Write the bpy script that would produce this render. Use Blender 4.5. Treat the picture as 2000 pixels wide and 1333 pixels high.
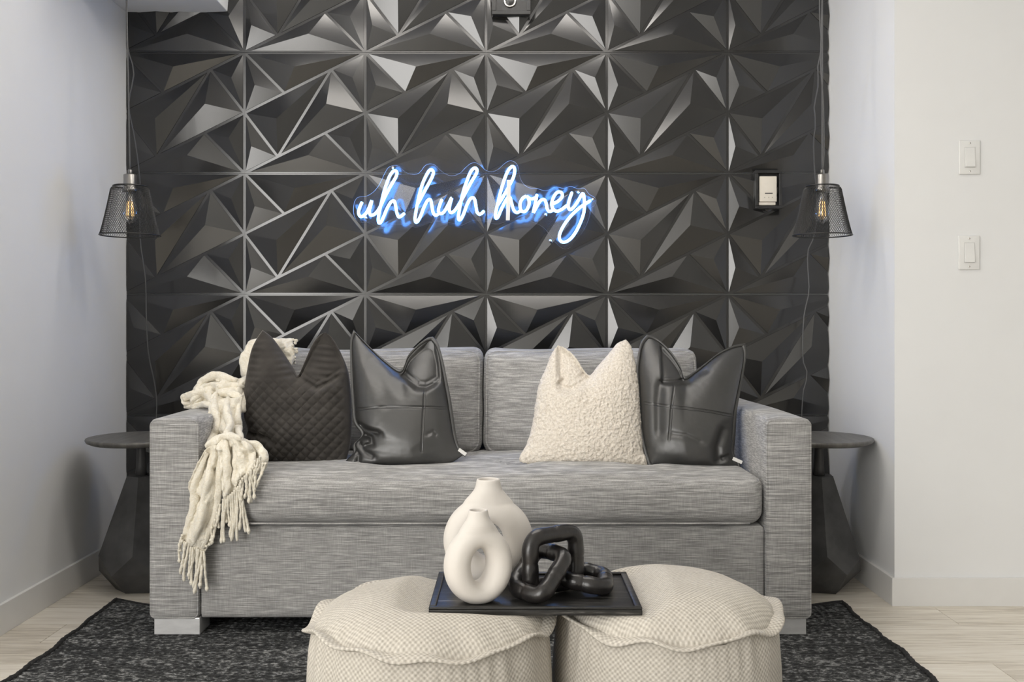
import bpy, bmesh, math, random
import numpy as np
from mathutils import Vector, noise as mnoise

random.seed(7)
for o in list(bpy.data.objects):
    bpy.data.objects.remove(o, do_unlink=True)
SC = bpy.context.scene
COL = SC.collection
PI = math.pi

# ------------------------------------------------------------------ camera
CAM_Z = 0.98
CAM_Y = -4.0
FPX = 1888.0
cam_d = bpy.data.cameras.new('camera')
cam_d.sensor_width = 36.0
cam_d.lens = FPX / 2000.0 * 36.0
cam_d.shift_x = 0.0005
cam_d.shift_y = -0.02075
cam_d.clip_start = 0.05
cam = bpy.data.objects.new('camera', cam_d)
cam.location = (0, CAM_Y, CAM_Z)
cam.rotation_euler = (PI / 2, 0, 0)
COL.objects.link(cam)
SC.camera = cam

# ------------------------------------------------------------------ world, light, exposure
W = bpy.data.worlds.new('world')
SC.world = W
W.use_nodes = True
W.node_tree.nodes['Background'].inputs[0].default_value = (0.80, 0.88, 1.0, 1)
W.node_tree.nodes['Background'].inputs[1].default_value = 1.0
SC.view_settings.view_transform = 'Standard'
SC.view_settings.look = 'None'
SC.view_settings.exposure = -0.08
SC.view_settings.gamma = 1.0
SC.view_settings.use_curve_mapping = False

def area(name, loc, rot, sx, sy, power, color):
    d = bpy.data.lights.new(name, 'AREA')
    d.shape = 'RECTANGLE'; d.size = sx; d.size_y = sy
    d.energy = power; d.color = color
    o = bpy.data.objects.new(name, d)
    o.location = loc; o.rotation_euler = rot
    COL.objects.link(o)
    return o

# daylight entering through the patio opening (behind and left of the camera)
WX0, WX1, WZ0, WZ1, WY = -6.0, -2.15, 0.10, 4.10, -8.2
area('window_daylight', ((WX0 + WX1) / 2, WY - 0.03, (WZ0 + WZ1) / 2), (PI / 2, 0, 0),
     WX1 - WX0, WZ1 - WZ0, 365, (1.0, 0.965, 0.91))

# ------------------------------------------------------------------ helpers
ORG = {}

def P(px, py, z):
    """photo pixel + distance from the lens -> world point"""
    return np.array([(px - 999.0) * z / FPX, z + CAM_Y, CAM_Z - (py - 625.0) * z / FPX])

def tag(o, label=None, cat=None, group=None, kind=None):
    if label: o['label'] = label
    if cat: o['category'] = cat
    if group: o['group'] = group
    if kind: o['kind'] = kind
    return o

def thing(name, loc, label, cat, group=None):
    o = bpy.data.objects.new(name, None)
    o.location = loc
    o.empty_display_size = 0.05
    COL.objects.link(o)
    ORG[o.name] = np.array(loc, float)
    return tag(o, label, cat, group)

def mesh_obj(name, V, F, mat, parent=None, smooth=True, uv=None, origin=None, fmat=None):
    V = np.asarray(V, float)
    if parent is not None:
        org = ORG[parent.name]
    else:
        org = np.zeros(3) if origin is None else np.asarray(origin, float)
    me = bpy.data.meshes.new(name)
    me.from_pydata((V - org).tolist(), [], [tuple(int(i) for i in f) for f in F])
    mats = mat if isinstance(mat, (list, tuple)) else [mat]
    for m in mats: me.materials.append(m)
    if fmat is not None:
        me.polygons.foreach_set('material_index', fmat)
    me.polygons.foreach_set('use_smooth', [smooth] * len(me.polygons))
    if uv is not None:
        l = me.uv_layers.new(name='UVMap')
        idx = np.zeros(len(me.loops), int); me.loops.foreach_get('vertex_index', idx)
        l.data.foreach_set('uv', np.asarray(uv, float)[idx].ravel())
    me.update()
    o = bpy.data.objects.new(name, me)
    COL.objects.link(o)
    if parent is not None:
        o.parent = parent
        ORG[o.name] = org
    else:
        o.location = org
        ORG[o.name] = org
    return o

def join(*parts):
    V = []; F = []; n = 0
    for v, f in parts:
        V.extend([tuple(p) for p in v]); F.extend([tuple(i + n for i in q) for q in f]); n += len(v)
    return V, F

def box(x0, x1, y0, y1, z0, z1):
    V = [(x0, y0, z0), (x1, y0, z0), (x1, y1, z0), (x0, y1, z0), (x0, y0, z1), (x1, y0, z1), (x1, y1, z1), (x0, y1, z1)]
    F = [(0, 3, 2, 1), (4, 5, 6, 7), (0, 1, 5, 4), (1, 2, 6, 5), (2, 3, 7, 6), (3, 0, 4, 7)]
    return V, F

def cbox(x0, x1, y0, y1, z0, z1, b=0.003):
    """box with chamfered edges"""
    bm = bmesh.new()
    v, f = box(x0, x1, y0, y1, z0, z1)
    vs = [bm.verts.new(p) for p in v]
    for q in f: bm.faces.new([vs[i] for i in q])
    bmesh.ops.bevel(bm, geom=list(bm.edges), offset=b, segments=2, profile=0.6, affect='EDGES', clamp_overlap=True)
    bm.verts.ensure_lookup_table()
    V = [tuple(q.co) for q in bm.verts]
    F = [tuple(q.index for q in fa.verts) for fa in bm.faces]
    bm.free()
    return V, F

def rbox(c, h, r, n=(20, 12, 12), fn=None):
    """rounded box as six grids; fn(P, local unit coords) may displace"""
    V = []; F = []; key = {}
    c = np.array(c, float); h = np.array(h, float)
    r = np.minimum(r, h)
    def add(p):
        k = tuple(np.round(p, 5))
        if k in key: return key[k]
        q = np.array(p) * h
        inn = np.clip(q, -(h - r), (h - r))
        d = (q - inn) / r
        L = np.linalg.norm(d)
        if L > 1e-9:
            m = np.max(np.abs(d))
            q = inn + r * d / L * m
        if fn is not None: q = fn(q, np.array(p))
        key[k] = len(V); V.append(tuple(c + q))
        return key[k]
    for ax in range(3):
        a, b = [i for i in range(3) if i != ax]
        ga = np.linspace(-1, 1, n[a] + 1); gb = np.linspace(-1, 1, n[b] + 1)
        ga = np.sign(ga) * (1 - (1 - np.abs(ga)) ** 1.35); gb = np.sign(gb) * (1 - (1 - np.abs(gb)) ** 1.35)
        for s in (-1, 1):
            idx = []
            for i in range(n[a] + 1):
                row = []
                for j in range(n[b] + 1):
                    p = [0, 0, 0]; p[ax] = s; p[a] = ga[i]; p[b] = gb[j]
                    row.append(add(p))
                idx.append(row)
            for i in range(n[a]):
                for j in range(n[b]):
                    q = (idx[i][j], idx[i + 1][j], idx[i + 1][j + 1], idx[i][j + 1])
                    flip = (s < 0) ^ (ax == 1)
                    F.append(q[::-1] if flip else q)
    return V, F

def lathe(profile, n=48, c=(0, 0, 0), cap=True):
    V = []; F = []
    for r, z in profile:
        for k in range(n):
            a = 2 * PI * k / n
            V.append((c[0] + r * math.cos(a), c[1] + r * math.sin(a), c[2] + z))
    m = len(profile)
    for i in range(m - 1):
        for k in range(n):
            k2 = (k + 1) % n
            F.append((i * n + k, i * n + k2, (i + 1) * n + k2, (i + 1) * n + k))
    if cap:
        F.append(tuple(range(n))[::-1]); F.append(tuple((m - 1) * n + k for k in range(n)))
    return V, F

def catmull(pts, n, closed=False):
    pts = np.asarray(pts, float)
    m = len(pts)
    if closed:
        ext = np.vstack([pts[-1], pts, pts[0], pts[1]]); segs = m
    else:
        ext = np.vstack([2 * pts[0] - pts[1], pts, 2 * pts[-1] - pts[-2]]); segs = m - 1
    dense = []
    for i in range(segs):
        p0, p1, p2, p3 = ext[i], ext[i + 1], ext[i + 2], ext[i + 3]
        for t in np.linspace(0, 1, 12, endpoint=False):
            dense.append(0.5 * (2 * p1 + (p2 - p0) * t + (2 * p0 - 5 * p1 + 4 * p2 - p3) * t * t + (3 * p1 - p0 - 3 * p2 + p3) * t ** 3))
    if not closed: dense.append(pts[-1])
    else: dense.append(dense[0])
    dense = np.array(dense)
    s = np.concatenate([[0], np.cumsum(np.linalg.norm(np.diff(dense, axis=0), axis=1))])
    q = np.linspace(0, s[-1], n + 1) if closed else np.linspace(0, s[-1], n)
    out = np.stack([np.interp(q, s, dense[:, k]) for k in range(dense.shape[1])], 1)
    return out[:-1] if closed else out

def tube(pts, rad, n=8, closed=False, caps=True, squash=None):
    pts = np.asarray(pts, float); m = len(pts)
    if np.isscalar(rad): rad = np.full(m, rad)
    if closed:
        T = np.roll(pts, -1, 0) - np.roll(pts, 1, 0)
    else:
        T = np.gradient(pts, axis=0)
    T /= np.linalg.norm(T, axis=1)[:, None] + 1e-12
    up = np.array([0, 1, 0.0])
    if abs(T[0] @ up) > 0.9: up = np.array([1, 0, 0.0])
    N = np.cross(T[0], up); N /= np.linalg.norm(N)
    Ns = [N]
    for i in range(1, m):
        N = Ns[-1] - T[i] * (Ns[-1] @ T[i]); N /= np.linalg.norm(N) + 1e-12
        Ns.append(N)
    if closed:
        N = Ns[-1] - T[0] * (Ns[-1] @ T[0]); N /= np.linalg.norm(N)
        B0 = np.cross(T[0], Ns[0])
        ang = math.atan2(N @ B0, N @ Ns[0])
        for i in range(m):
            a = -ang * i / m
            B = np.cross(T[i], Ns[i])
            Ns[i] = Ns[i] * math.cos(a) + B * math.sin(a)
    V = []; F = []
    for i in range(m):
        B = np.cross(T[i], Ns[i])
        for k in range(n):
            a = 2 * PI * k / n
            V.append(tuple(pts[i] + rad[i] * (math.cos(a) * Ns[i] + math.sin(a) * B)))
    for i in range(m if closed else m - 1):
        i2 = (i + 1) % m
        for k in range(n):
            k2 = (k + 1) % n
            F.append((i * n + k, i * n + k2, i2 * n + k2, i2 * n + k))
    if caps and not closed:
        F.append(tuple(range(n))[::-1]); F.append(tuple((m - 1) * n + k for k in range(n)))
    return V, F

def smoothstep(a, b, x):
    t = np.clip((x - a) / (b - a), 0, 1)
    return t * t * (3 - 2 * t)

def poly_dist(px, py, poly):
    """distance to polyline, in the unit of its points, and the parameter along it"""
    poly = np.asarray(poly, float)
    best = np.full(px.shape, 1e9); par = np.zeros(px.shape)
    L = len(poly) - 1
    for i in range(L):
        a, b = poly[i], poly[i + 1]
        d = b - a
        t = np.clip(((px - a[0]) * d[0] + (py - a[1]) * d[1]) / (d @ d), 0, 1)
        D = np.hypot(px - a[0] - t * d[0], py - a[1] - t * d[1])
        m = D < best
        best = np.where(m, D, best); par = np.where(m, (i + t) / L, par)
    return best, par

# ------------------------------------------------------------------ materials
def nt(name):
    m = bpy.data.materials.new(name); m.use_nodes = True
    n = m.node_tree.nodes; l = m.node_tree.links
    return m, n, l, n['Principled BSDF']

def noise_node(n, l, coord, scale, detail=3, rough=0.6):
    mp = n.new('ShaderNodeMapping'); mp.inputs['Scale'].default_value = scale
    l.new(coord, mp.inputs['Vector'])
    t = n.new('ShaderNodeTexNoise'); t.inputs['Scale'].default_value = 1.0
    t.inputs['Detail'].default_value = detail; t.inputs['Roughness'].default_value = rough
    l.new(mp.outputs[0], t.inputs['Vector'])
    return t.outputs['Fac']

def ramp(n, l, fac, stops):
    r = n.new('ShaderNodeValToRGB')
    e = r.color_ramp.elements
    while len(e) < len(stops): e.new(0.5)
    for i, (p, c) in enumerate(stops):
        e[i].position = p; e[i].color = (*c, 1)
    l.new(fac, r.inputs['Fac'])
    return r.outputs['Color']

def mathn(n, l, op, a, b=None, clamp=False):
    m = n.new('ShaderNodeMath'); m.operation = op; m.use_clamp = clamp
    for i, v in enumerate((a, b)):
        if v is None: continue
        if isinstance(v, (int, float)): m.inputs[i].default_value = v
        else: l.new(v, m.inputs[i])
    return m.outputs[0]

def bump(n, l, bsdf, height, strength, dist, prev=None):
    b = n.new('ShaderNodeBump'); b.inputs['Strength'].default_value = strength; b.inputs['Distance'].default_value = dist
    l.new(height, b.inputs['Height'])
    if prev is not None: l.new(prev, b.inputs['Normal'])
    l.new(b.outputs[0], bsdf.inputs['Normal'])
    return b.outputs[0]

def simple(name, color, rough=0.5, metal=0.0, spec=0.5, var=None, bmp=None, emit=None, coat=0):
    m, n, l, b = nt(name)
    b.inputs['Base Color'].default_value = (*color, 1)
    b.inputs['Roughness'].default_value = rough
    b.inputs['Metallic'].default_value = metal
    b.inputs['Specular IOR Level'].default_value = spec
    b.inputs['Coat Weight'].default_value = coat
    b.inputs['Coat Roughness'].default_value = 0.12
    tc = n.new('ShaderNodeTexCoord').outputs['Object']
    if var:
        sc, c2, lo, hi = var
        f = noise_node(n, l, tc, sc)
        l.new(ramp(n, l, f, [(lo, color), (hi, c2)]), b.inputs['Base Color'])
    if bmp:
        sc, st, di = bmp
        bump(n, l, b, noise_node(n, l, tc, sc, 4), st, di)
    if emit:
        b.inputs['Emission Color'].default_value = (*emit[0], 1); b.inputs['Emission Strength'].default_value = emit[1]
    return m

M = {}
M['wall'] = simple('wall_paint', (0.832, 0.838, 0.838), 0.75, spec=0.3, var=((3, 3, 3), (0.82, 0.825, 0.825), 0.4, 0.6), bmp=((220, 220, 220), 0.06, 0.002))
M['trim'] = simple('trim_paint', (0.80, 0.795, 0.78), 0.4, var=((5, 5, 5), (0.78, 0.775, 0.76), 0.4, 0.6))
M['ceiling'] = simple('ceiling_paint', (0.88, 0.877, 0.87), 0.8, bmp=((150, 150, 150), 0.1, 0.003))
M['panel'] = simple('black_satin_panel', (0.0105, 0.0104, 0.0102), 0.185, spec=0.9, var=((7, 7, 7), (0.016, 0.0157, 0.015), 0.35, 0.7), bmp=((40, 40, 40), 0.03, 0.002))
M['panel'].node_tree.nodes['Principled BSDF'].inputs['IOR'].default_value = 1.50
M['black_plastic'] = simple('black_plastic', (0.018, 0.018, 0.018), 0.3, var=((30, 30, 30), (0.026, 0.026, 0.026), 0.4, 0.6))
M['cream_plastic'] = simple('cream_plastic', (0.74, 0.69, 0.60), 0.35, var=((30, 30, 30), (0.72, 0.67, 0.58), 0.4, 0.6))
M['grey_mark'] = simple('grey_print', (0.35, 0.33, 0.30), 0.5)
M['white_plastic'] = simple('white_plastic', (0.82, 0.82, 0.80), 0.22, var=((30, 30, 30), (0.80, 0.80, 0.785), 0.4, 0.6))
M['switch_gap'] = simple('grey_plastic', (0.60, 0.60, 0.59), 0.4)
M['chrome'] = simple('chrome', (0.75, 0.73, 0.70), 0.15, 1.0)
M['nickel'] = simple('brushed_nickel', (0.30, 0.29, 0.275), 0.3, 1.0, bmp=((400, 400, 20), 0.1, 0.001))
M['wire'] = simple('blackened_wire', (0.05, 0.05, 0.05), 0.35, 0.6)
M['cord'] = simple('grey_cord', (0.10, 0.10, 0.10), 0.35)
M['table'] = simple('charcoal_cast_resin', (0.042, 0.042, 0.043), 0.45, var=((9, 9, 9), (0.085, 0.085, 0.086), 0.35, 0.72), bmp=((60, 60, 60), 0.15, 0.002))
M['table_top'] = simple('dark_brushed_top', (0.085, 0.082, 0.076), 0.42, var=((60, 6, 6), (0.15, 0.145, 0.133), 0.35, 0.7))
M['foot'] = simple('silver_foot', (0.62, 0.62, 0.62), 0.35, 0.35, var=((20, 20, 60), (0.68, 0.68, 0.68), 0.4, 0.6))
M['vase'] = simple('matte_ceramic', (0.74, 0.70, 0.65), 0.55, spec=0.4, var=((14, 14, 14), (0.76, 0.72, 0.67), 0.4, 0.6), bmp=((120, 120, 120), 0.05, 0.001))
M['wood_chain'] = simple('black_lacquered_wood', (0.012, 0.011, 0.011), 0.28, spec=0.6, var=((40, 40, 40), (0.030, 0.026, 0.024), 0.45, 0.75), bmp=((70, 70, 70), 0.25, 0.003))
M['tag'] = simple('white_label', (0.8, 0.79, 0.76), 0.6)
M['stitch'] = simple('black_stitch', (0.02, 0.02, 0.02), 0.55)

def mat_linen():
    m, n, l, b = nt('grey_slub_linen')
    tc = n.new('ShaderNodeTexCoord').outputs['Object']
    f1 = noise_node(n, l, tc, (13, 40, 380), 3, 0.62)
    f2 = noise_node(n, l, tc, (420, 300, 24), 2, 0.6)
    f3 = noise_node(n, l, tc, (2.2, 2.2, 3.5), 3)
    s = mathn(n, l, 'ADD', mathn(n, l, 'MULTIPLY', f1, 0.80), mathn(n, l, 'MULTIPLY', f2, 0.20))
    s = mathn(n, l, 'ADD', s, mathn(n, l, 'MULTIPLY', mathn(n, l, 'SUBTRACT', f3, 0.5), 0.05))
    c = ramp(n, l, s, [(0.36, (0.200, 0.197, 0.192)), (0.50, (0.325, 0.320, 0.312)), (0.66, (0.56, 0.55, 0.535))])
    l.new(c, b.inputs['Base Color'])
    b.inputs['Roughness'].default_value = 0.85
    b.inputs['Specular IOR Level'].default_value = 0.2
    b.inputs['Sheen Weight'].default_value = 0.25
    bump(n, l, b, s, 0.35, 0.003)
    return m
M['linen'] = mat_linen()

def mat_weave():
    m, n, l, b = nt('oatmeal_basket_weave')
    uv = n.new('ShaderNodeTexCoord').outputs['UV']
    tc = n.new('ShaderNodeTexCoord').outputs['Object']
    sp = n.new('ShaderNodeSeparateXYZ'); l.new(uv, sp.inputs[0])
    k = 2 * PI / 0.0105
    su = mathn(n, l, 'SINE', mathn(n, l, 'MULTIPLY', sp.outputs[0], k))
    sv = mathn(n, l, 'SINE', mathn(n, l, 'MULTIPLY', sp.outputs[1], k))
    w = mathn(n, l, 'MULTIPLY', su, sv)
    w = mathn(n, l, 'ADD', mathn(n, l, 'MULTIPLY', w, 0.5), 0.5)
    f = noise_node(n, l, tc, (160, 160, 160), 2)
    f3 = noise_node(n, l, tc, (7, 7, 7), 2)
    s = mathn(n, l, 'ADD', mathn(n, l, 'MULTIPLY', w, 0.5), mathn(n, l, 'MULTIPLY', f, 0.5))
    s2 = mathn(n, l, 'ADD', s, mathn(n, l, 'MULTIPLY', mathn(n, l, 'SUBTRACT', f3, 0.5), 0.2))
    c = ramp(n, l, s2, [(0.12, (0.38, 0.35, 0.30)), (0.45, (0.585, 0.545, 0.48)), (0.8, (0.76, 0.72, 0.645))])
    l.new(c, b.inputs['Base Color'])
    b.inputs['Roughness'].default_value = 0.9
    b.inputs['Specular IOR Level'].default_value = 0.15
    bump(n, l, b, s, 0.6, 0.003)
    return m
M['weave'] = mat_weave()

def mat_velvet():
    m, n, l, b = nt('charcoal_quilted_velvet')
    tc = n.new('ShaderNodeTexCoord').outputs['Object']
    f = noise_node(n, l, tc, (14, 14, 14), 3)
    l.new(ramp(n, l, f, [(0.35, (0.032, 0.029, 0.026)), (0.7, (0.055, 0.050, 0.045))]), b.inputs['Base Color'])
    b.inputs['Roughness'].default_value = 0.8
    b.inputs['Specular IOR Level'].default_value = 0.2
    b.inputs['Sheen Weight'].default_value = 0.6
    b.inputs['Sheen Roughness'].default_value = 0.4
    b.inputs['Sheen Tint'].default_value = (0.55, 0.50, 0.45, 1)
    bump(n, l, b, noise_node(n, l, tc, (500, 500, 500), 2), 0.15, 0.001)
    return m
M['velvet'] = mat_velvet()

def mat_leather():
    m, n, l, b = nt('black_leather')
    tc = n.new('ShaderNodeTexCoord').outputs['Object']
    f = noise_node(n, l, tc, (6, 6, 6), 4)
    l.new(ramp(n, l, f, [(0.3, (0.018, 0.018, 0.0175)), (0.75, (0.034, 0.0335, 0.032))]), b.inputs['Base Color'])
    b.inputs['Roughness'].default_value = 0.41
    b.inputs['Specular IOR Level'].default_value = 1.0
    bn = bump(n, l, b, noise_node(n, l, tc, (9, 9, 9), 3), 0.35, 0.012)
    bump(n, l, b, noise_node(n, l, tc, (420, 420, 420), 2), 0.08, 0.001, bn)
    return m
M['leather'] = mat_leather()

def mat_fuzzy(name, c1, c2, sc, st, dist, sheen=0.3):
    m, n, l, b = nt(name)
    tc = n.new('ShaderNodeTexCoord').outputs['Object']
    f = noise_node(n, l, tc, sc, 4, 0.7)
    l.new(ramp(n, l, f, [(0.3, c1), (0.62, c2)]), b.inputs['Base Color'])
    b.inputs['Roughness'].default_value = 0.95
    b.inputs['Specular IOR Level'].default_value = 0.1
    b.inputs['Sheen Weight'].default_value = sheen
    bump(n, l, b, f, st, dist)
    return m
M['sherpa'] = mat_fuzzy('cream_sherpa', (0.60, 0.53, 0.44), (0.86, 0.80, 0.71), (150, 150, 150), 0.7, 0.006)
M['knit'] = mat_fuzzy('cream_knit', (0.84, 0.76, 0.60), (0.96, 0.915, 0.80), (130, 130, 240), 0.7, 0.006)

def mat_rug():
    m, n, l, b = nt('black_braided_jute')
    tc = n.new('ShaderNodeTexCoord').outputs['Object']
    sp = n.new('ShaderNodeSeparateXYZ'); l.new(tc, sp.inputs[0])
    f = noise_node(n, l, tc, (60, 130, 60), 3, 0.7)
    f2 = noise_node(n, l, tc, (1.2, 16, 1), 2)
    s = mathn(n, l, 'ADD', f, mathn(n, l, 'MULTIPLY', mathn(n, l, 'SUBTRACT', f2, 0.5), 0.25))
    l.new(ramp(n, l, s, [(0.38, (0.016, 0.0165, 0.017)), (0.53, (0.055, 0.057, 0.058)), (0.70, (0.36, 0.365, 0.36))]), b.inputs['Base Color'])
    b.inputs['Roughness'].default_value = 0.8
    b.inputs['Specular IOR Level'].default_value = 0.25
    w = mathn(n, l, 'SINE', mathn(n, l, 'ADD', mathn(n, l, 'MULTIPLY', sp.outputs[0], 2 * PI / 0.022), mathn(n, l, 'MULTIPLY', f, 5)))
    h = mathn(n, l, 'ADD', mathn(n, l, 'MULTIPLY', w, 0.4), f)
    bump(n, l, b, h, 0.8, 0.006)
    return m
M['rug'] = mat_rug()
M['rug_edge'] = simple('black_binding', (0.010, 0.010, 0.011), 0.8, var=((120, 120, 120), (0.03, 0.03, 0.03), 0.45, 0.7), bmp=((150, 150, 150), 0.6, 0.006))

def mat_floor():
    m, n, l, b = nt('pale_oak_plank')
    tc = n.new('ShaderNodeTexCoord').outputs['Object']
    oi = n.new('ShaderNodeObjectInfo').outputs['Random']
    va = n.new('ShaderNodeVectorMath'); va.operation = 'ADD'
    cb = n.new('ShaderNodeCombineXYZ')
    l.new(mathn(n, l, 'MULTIPLY', oi, 37.0), cb.inputs[0]); l.new(mathn(n, l, 'MULTIPLY', oi, 11.0), cb.inputs[1])
    l.new(tc, va.inputs[0]); l.new(cb.outputs[0], va.inputs[1])
    f = noise_node(n, l, va.outputs[0], (5, 95, 5), 4, 0.65)
    f2 = noise_node(n, l, va.outputs[0], (1.6, 14, 2), 2)
    s = mathn(n, l, 'ADD', mathn(n, l, 'MULTIPLY', f, 0.7), mathn(n, l, 'MULTIPLY', f2, 0.3))
    s = mathn(n, l, 'ADD', s, mathn(n, l, 'MULTIPLY', mathn(n, l, 'SUBTRACT', oi, 0.5), 0.10))
    l.new(ramp(n, l, s, [(0.34, (0.52, 0.465, 0.38)), (0.50, (0.78, 0.725, 0.63)), (0.66, (0.88, 0.84, 0.755))]), b.inputs['Base Color'])
    b.inputs['Roughness'].default_value = 0.42
    bump(n, l, b, f, 0.12, 0.002)
    return m
M['floor'] = mat_floor()
M['subfloor'] = simple('dark_joint', (0.10, 0.08, 0.06), 0.8)

def mat_tray():
    m, n, l, b = nt('black_stained_wood')
    tc = n.new('ShaderNodeTexCoord').outputs['Object']
    f = noise_node(n, l, tc, (9, 110, 110), 4, 0.7)
    l.new(ramp(n, l, f, [(0.42, (0.013, 0.0125, 0.012)), (0.6, (0.035, 0.034, 0.032)), (0.78, (0.24, 0.23, 0.215))]), b.inputs['Base Color'])
    b.inputs['Roughness'].default_value = 0.36
    bump(n, l, b, f, 0.15, 0.001)
    return m
M['tray'] = mat_tray()

def mat_neon():
    m, n, l, b = nt('neon_tube')
    b.inputs['Base Color'].default_value = (0.8, 0.85, 0.9, 1)
    b.inputs['Emission Color'].default_value = (0.11, 0.35, 1.0, 1)
    b.inputs['Emission Strength'].default_value = 20.0
    return m
M['neon'] = mat_neon()

def mat_clear(name, tint, gloss_rough, ior):
    m, n, l, b = nt(name)
    n.remove(b)
    tr = n.new('ShaderNodeBsdfTransparent'); tr.inputs[0].default_value = (*tint, 1)
    gl = n.new('ShaderNodeBsdfGlossy'); gl.inputs['Roughness'].default_value = gloss_rough
    mx = n.new('ShaderNodeMixShader'); mx.inputs[0].default_value = ior
    l.new(tr.outputs[0], mx.inputs[1]); l.new(gl.outputs[0], mx.inputs[2])
    l.new(mx.outputs[0], n['Material Output'].inputs[0])
    return m
M['acrylic'] = mat_clear('clear_acrylic', (0.98, 0.985, 1.0), 0.06, 0.012)
M['glass'] = mat_clear('bulb_glass', (0.94, 0.94, 0.93), 0.02, 0.20)
M['acrylic_edge'] = simple('acrylic_cut_edge', (0.80, 0.86, 0.95), 0.4)
M['fill_glow'] = simple('fill_light_glow', (0.8, 0.8, 0.78), 0.5, emit=((1.0, 0.945, 0.875), 11.0))  # glow of the fill lights added over the sofa
M['filament'] = simple('glowing_filament', (0.8, 0.5, 0.2), 0.4, emit=((1.0, 0.62, 0.22), 1.6))

# ------------------------------------------------------------------ setting
XL, XR = -1.593, 1.314          # alcove side walls
YF = -0.684                     # wall with the switches
CEIL = 2.60
RX0, RX1, RY = -6.6, 4.0, -8.2  # the room behind the camera
LW_END = -1.75                  # end of the left wall

def struct(name, V, F, mat, smooth=False):
    return tag(mesh_obj(name, V, F, mat, smooth=smooth), kind='structure')

floor = struct('floor', *box(RX0 - .1, RX1 + .1, RY - .1, 0.1, -0.06, -0.012), M['subfloor'])
tag(floor, 'pale oak plank floor around the black rug')
# planks: one by one where the picture shows the floor, the rest of the room as one field
PW, PLN = 0.178, 1.22
g = 0.0009
pm = None
field = []
row = 0
y = 0.0
while y > RY + 0.02:
    x = RX0 - (row * 0.43) % PLN
    while x < RX1:
        x0 = max(x, RX0); x1 = min(x + PLN, RX1); y1 = y; y0 = max(y - PW, RY)
        if x1 - x0 > 0.02:
            if y < -3.3 or x1 < -2.3 or x0 > 2.6:
                field.append(box(x0 + g, x1 - g, y0 + g, y1 - g, -0.012, 0.0))
            else:
                if pm is None:
                    V, F = cbox(-PLN / 2 + g, PLN / 2 - g, -PW / 2 + g, PW / 2 - g, -0.012, 0.0, 0.0012)
                    o = mesh_obj('plank', V, F, M['floor'], smooth=False)
                    pm = o.data
                else:
                    o = bpy.data.objects.new('plank', pm); COL.objects.link(o)
                o.parent = floor
                o.location = (x + PLN / 2, y - PW / 2, 0)
        x += PLN
    y -= PW; row += 1
o = mesh_obj('plank_field', *join(*field), M['floor'], floor, smooth=False)
o['kind'] = 'stuff'

CEIL2, CEDGE = 4.5, -2.2       # the tall room in front of the alcove
struct('ceiling', *join(box(RX0 - .1, RX1 + .1, CEDGE, 0.12, CEIL, CEIL + 0.08), box(RX0 - .1, RX1 + .1, RY - .1, CEDGE + 0.1, CEIL2, CEIL2 + 0.08),
                        box(RX0 - .1, RX1 + .1, CEDGE, CEDGE + 0.1, CEIL + 0.08, CEIL2)), M['ceiling'])
wall_back = struct('wall_back', *box(XL - 0.1, XR + 0.1, 0.008, 0.12, -0.06, CEIL), M['wall'])
tag(wall_back, 'feature wall clad in black faceted panels behind the grey sofa')
struct('wall_left', *box(XL - 0.12, XL, LW_END, 0.12, -0.06, CEIL), M['wall'])
struct('wall_right', *join(box(XR, XR + 0.12, YF, 0.12, -0.06, CEIL), box(XR + 0.12, RX1 + 0.1, YF, YF + 0.12, -0.06, CEIL)), M['wall'])
# rest of the room, out of the picture
struct('wall_left_return', *box(RX0 - 0.1, XL - 0.12, LW_END, LW_END + 0.12, -0.06, CEIL), M['wall'])
struct('wall_left_far', *box(RX0 - 0.1, RX0, RY - 0.1, LW_END, -0.06, CEIL2), M['wall'])
struct('wall_behind', *join(box(RX0, WX0, RY - 0.1, RY, -0.06, CEIL2), box(WX1, RX1, RY - 0.1, RY, -0.06, CEIL2),
                            box(WX0, WX1, RY - 0.1, RY, WZ1, CEIL2), box(WX0, WX1, RY - 0.1, RY, -0.06, WZ0)), M['wall'])
struct('wall_right_far', *box(RX1, RX1 + 0.1, RY - 0.1, YF, -0.06, CEIL2), M['wall'])
fw = 0.05
struct('window_1', *join(box(WX0, WX0 + fw, RY - 0.02, RY + 0.02, WZ0, WZ1), box(WX1 - fw, WX1, RY - 0.02, RY + 0.02, WZ0, WZ1),
                         box(WX0, WX1, RY - 0.02, RY + 0.02, WZ1 - fw, WZ1), box(WX0, WX1, RY - 0.02, RY + 0.02, WZ0, WZ0 + fw)), M['trim'])

def make_fill_light(x0, x1, y0, y1, lab):  # unseen fill light, added to brighten the side walls and sofa
    root = thing('added_fill_light', ((x0 + x1) / 2, (y0 + y1) / 2, CEIL), lab, 'fill light', 'added fill lights')
    mesh_obj('housing', *cbox(x0, x1, y0, y1, CEIL - 0.045, CEIL - 0.0005, 0.004), M['trim'], root, smooth=False)
    mesh_obj('fill_glow_panel', *rbox(((x0 + x1) / 2, (y0 + y1) / 2, CEIL - 0.052), ((x1 - x0) / 2 - 0.01, (y1 - y0) / 2 - 0.01, 0.012), 0.010, (10, 6, 4)), M['fill_glow'], root)
make_fill_light(-1.02, 0.62, -0.60, -0.40, 'long white fill light added out of view above the back of the sofa')
make_fill_light(-1.02, 0.58, -1.55, -1.27, 'long white fill light added out of view above the front of the sofa')
# skirting
BH, BT = 0.096, 0.013
struct('baseboard_left', *cbox(XL, XL + BT, LW_END, 0.0, 0, BH, 0.002), M['trim'])
struct('baseboard_right', *cbox(XR - BT, XR, YF, 0.0, 0, BH, 0.001), M['trim'])
struct('baseboard_front', *cbox(XR - BT, RX1, YF - BT, YF, 0, BH, 0.001), M['trim'])
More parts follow.
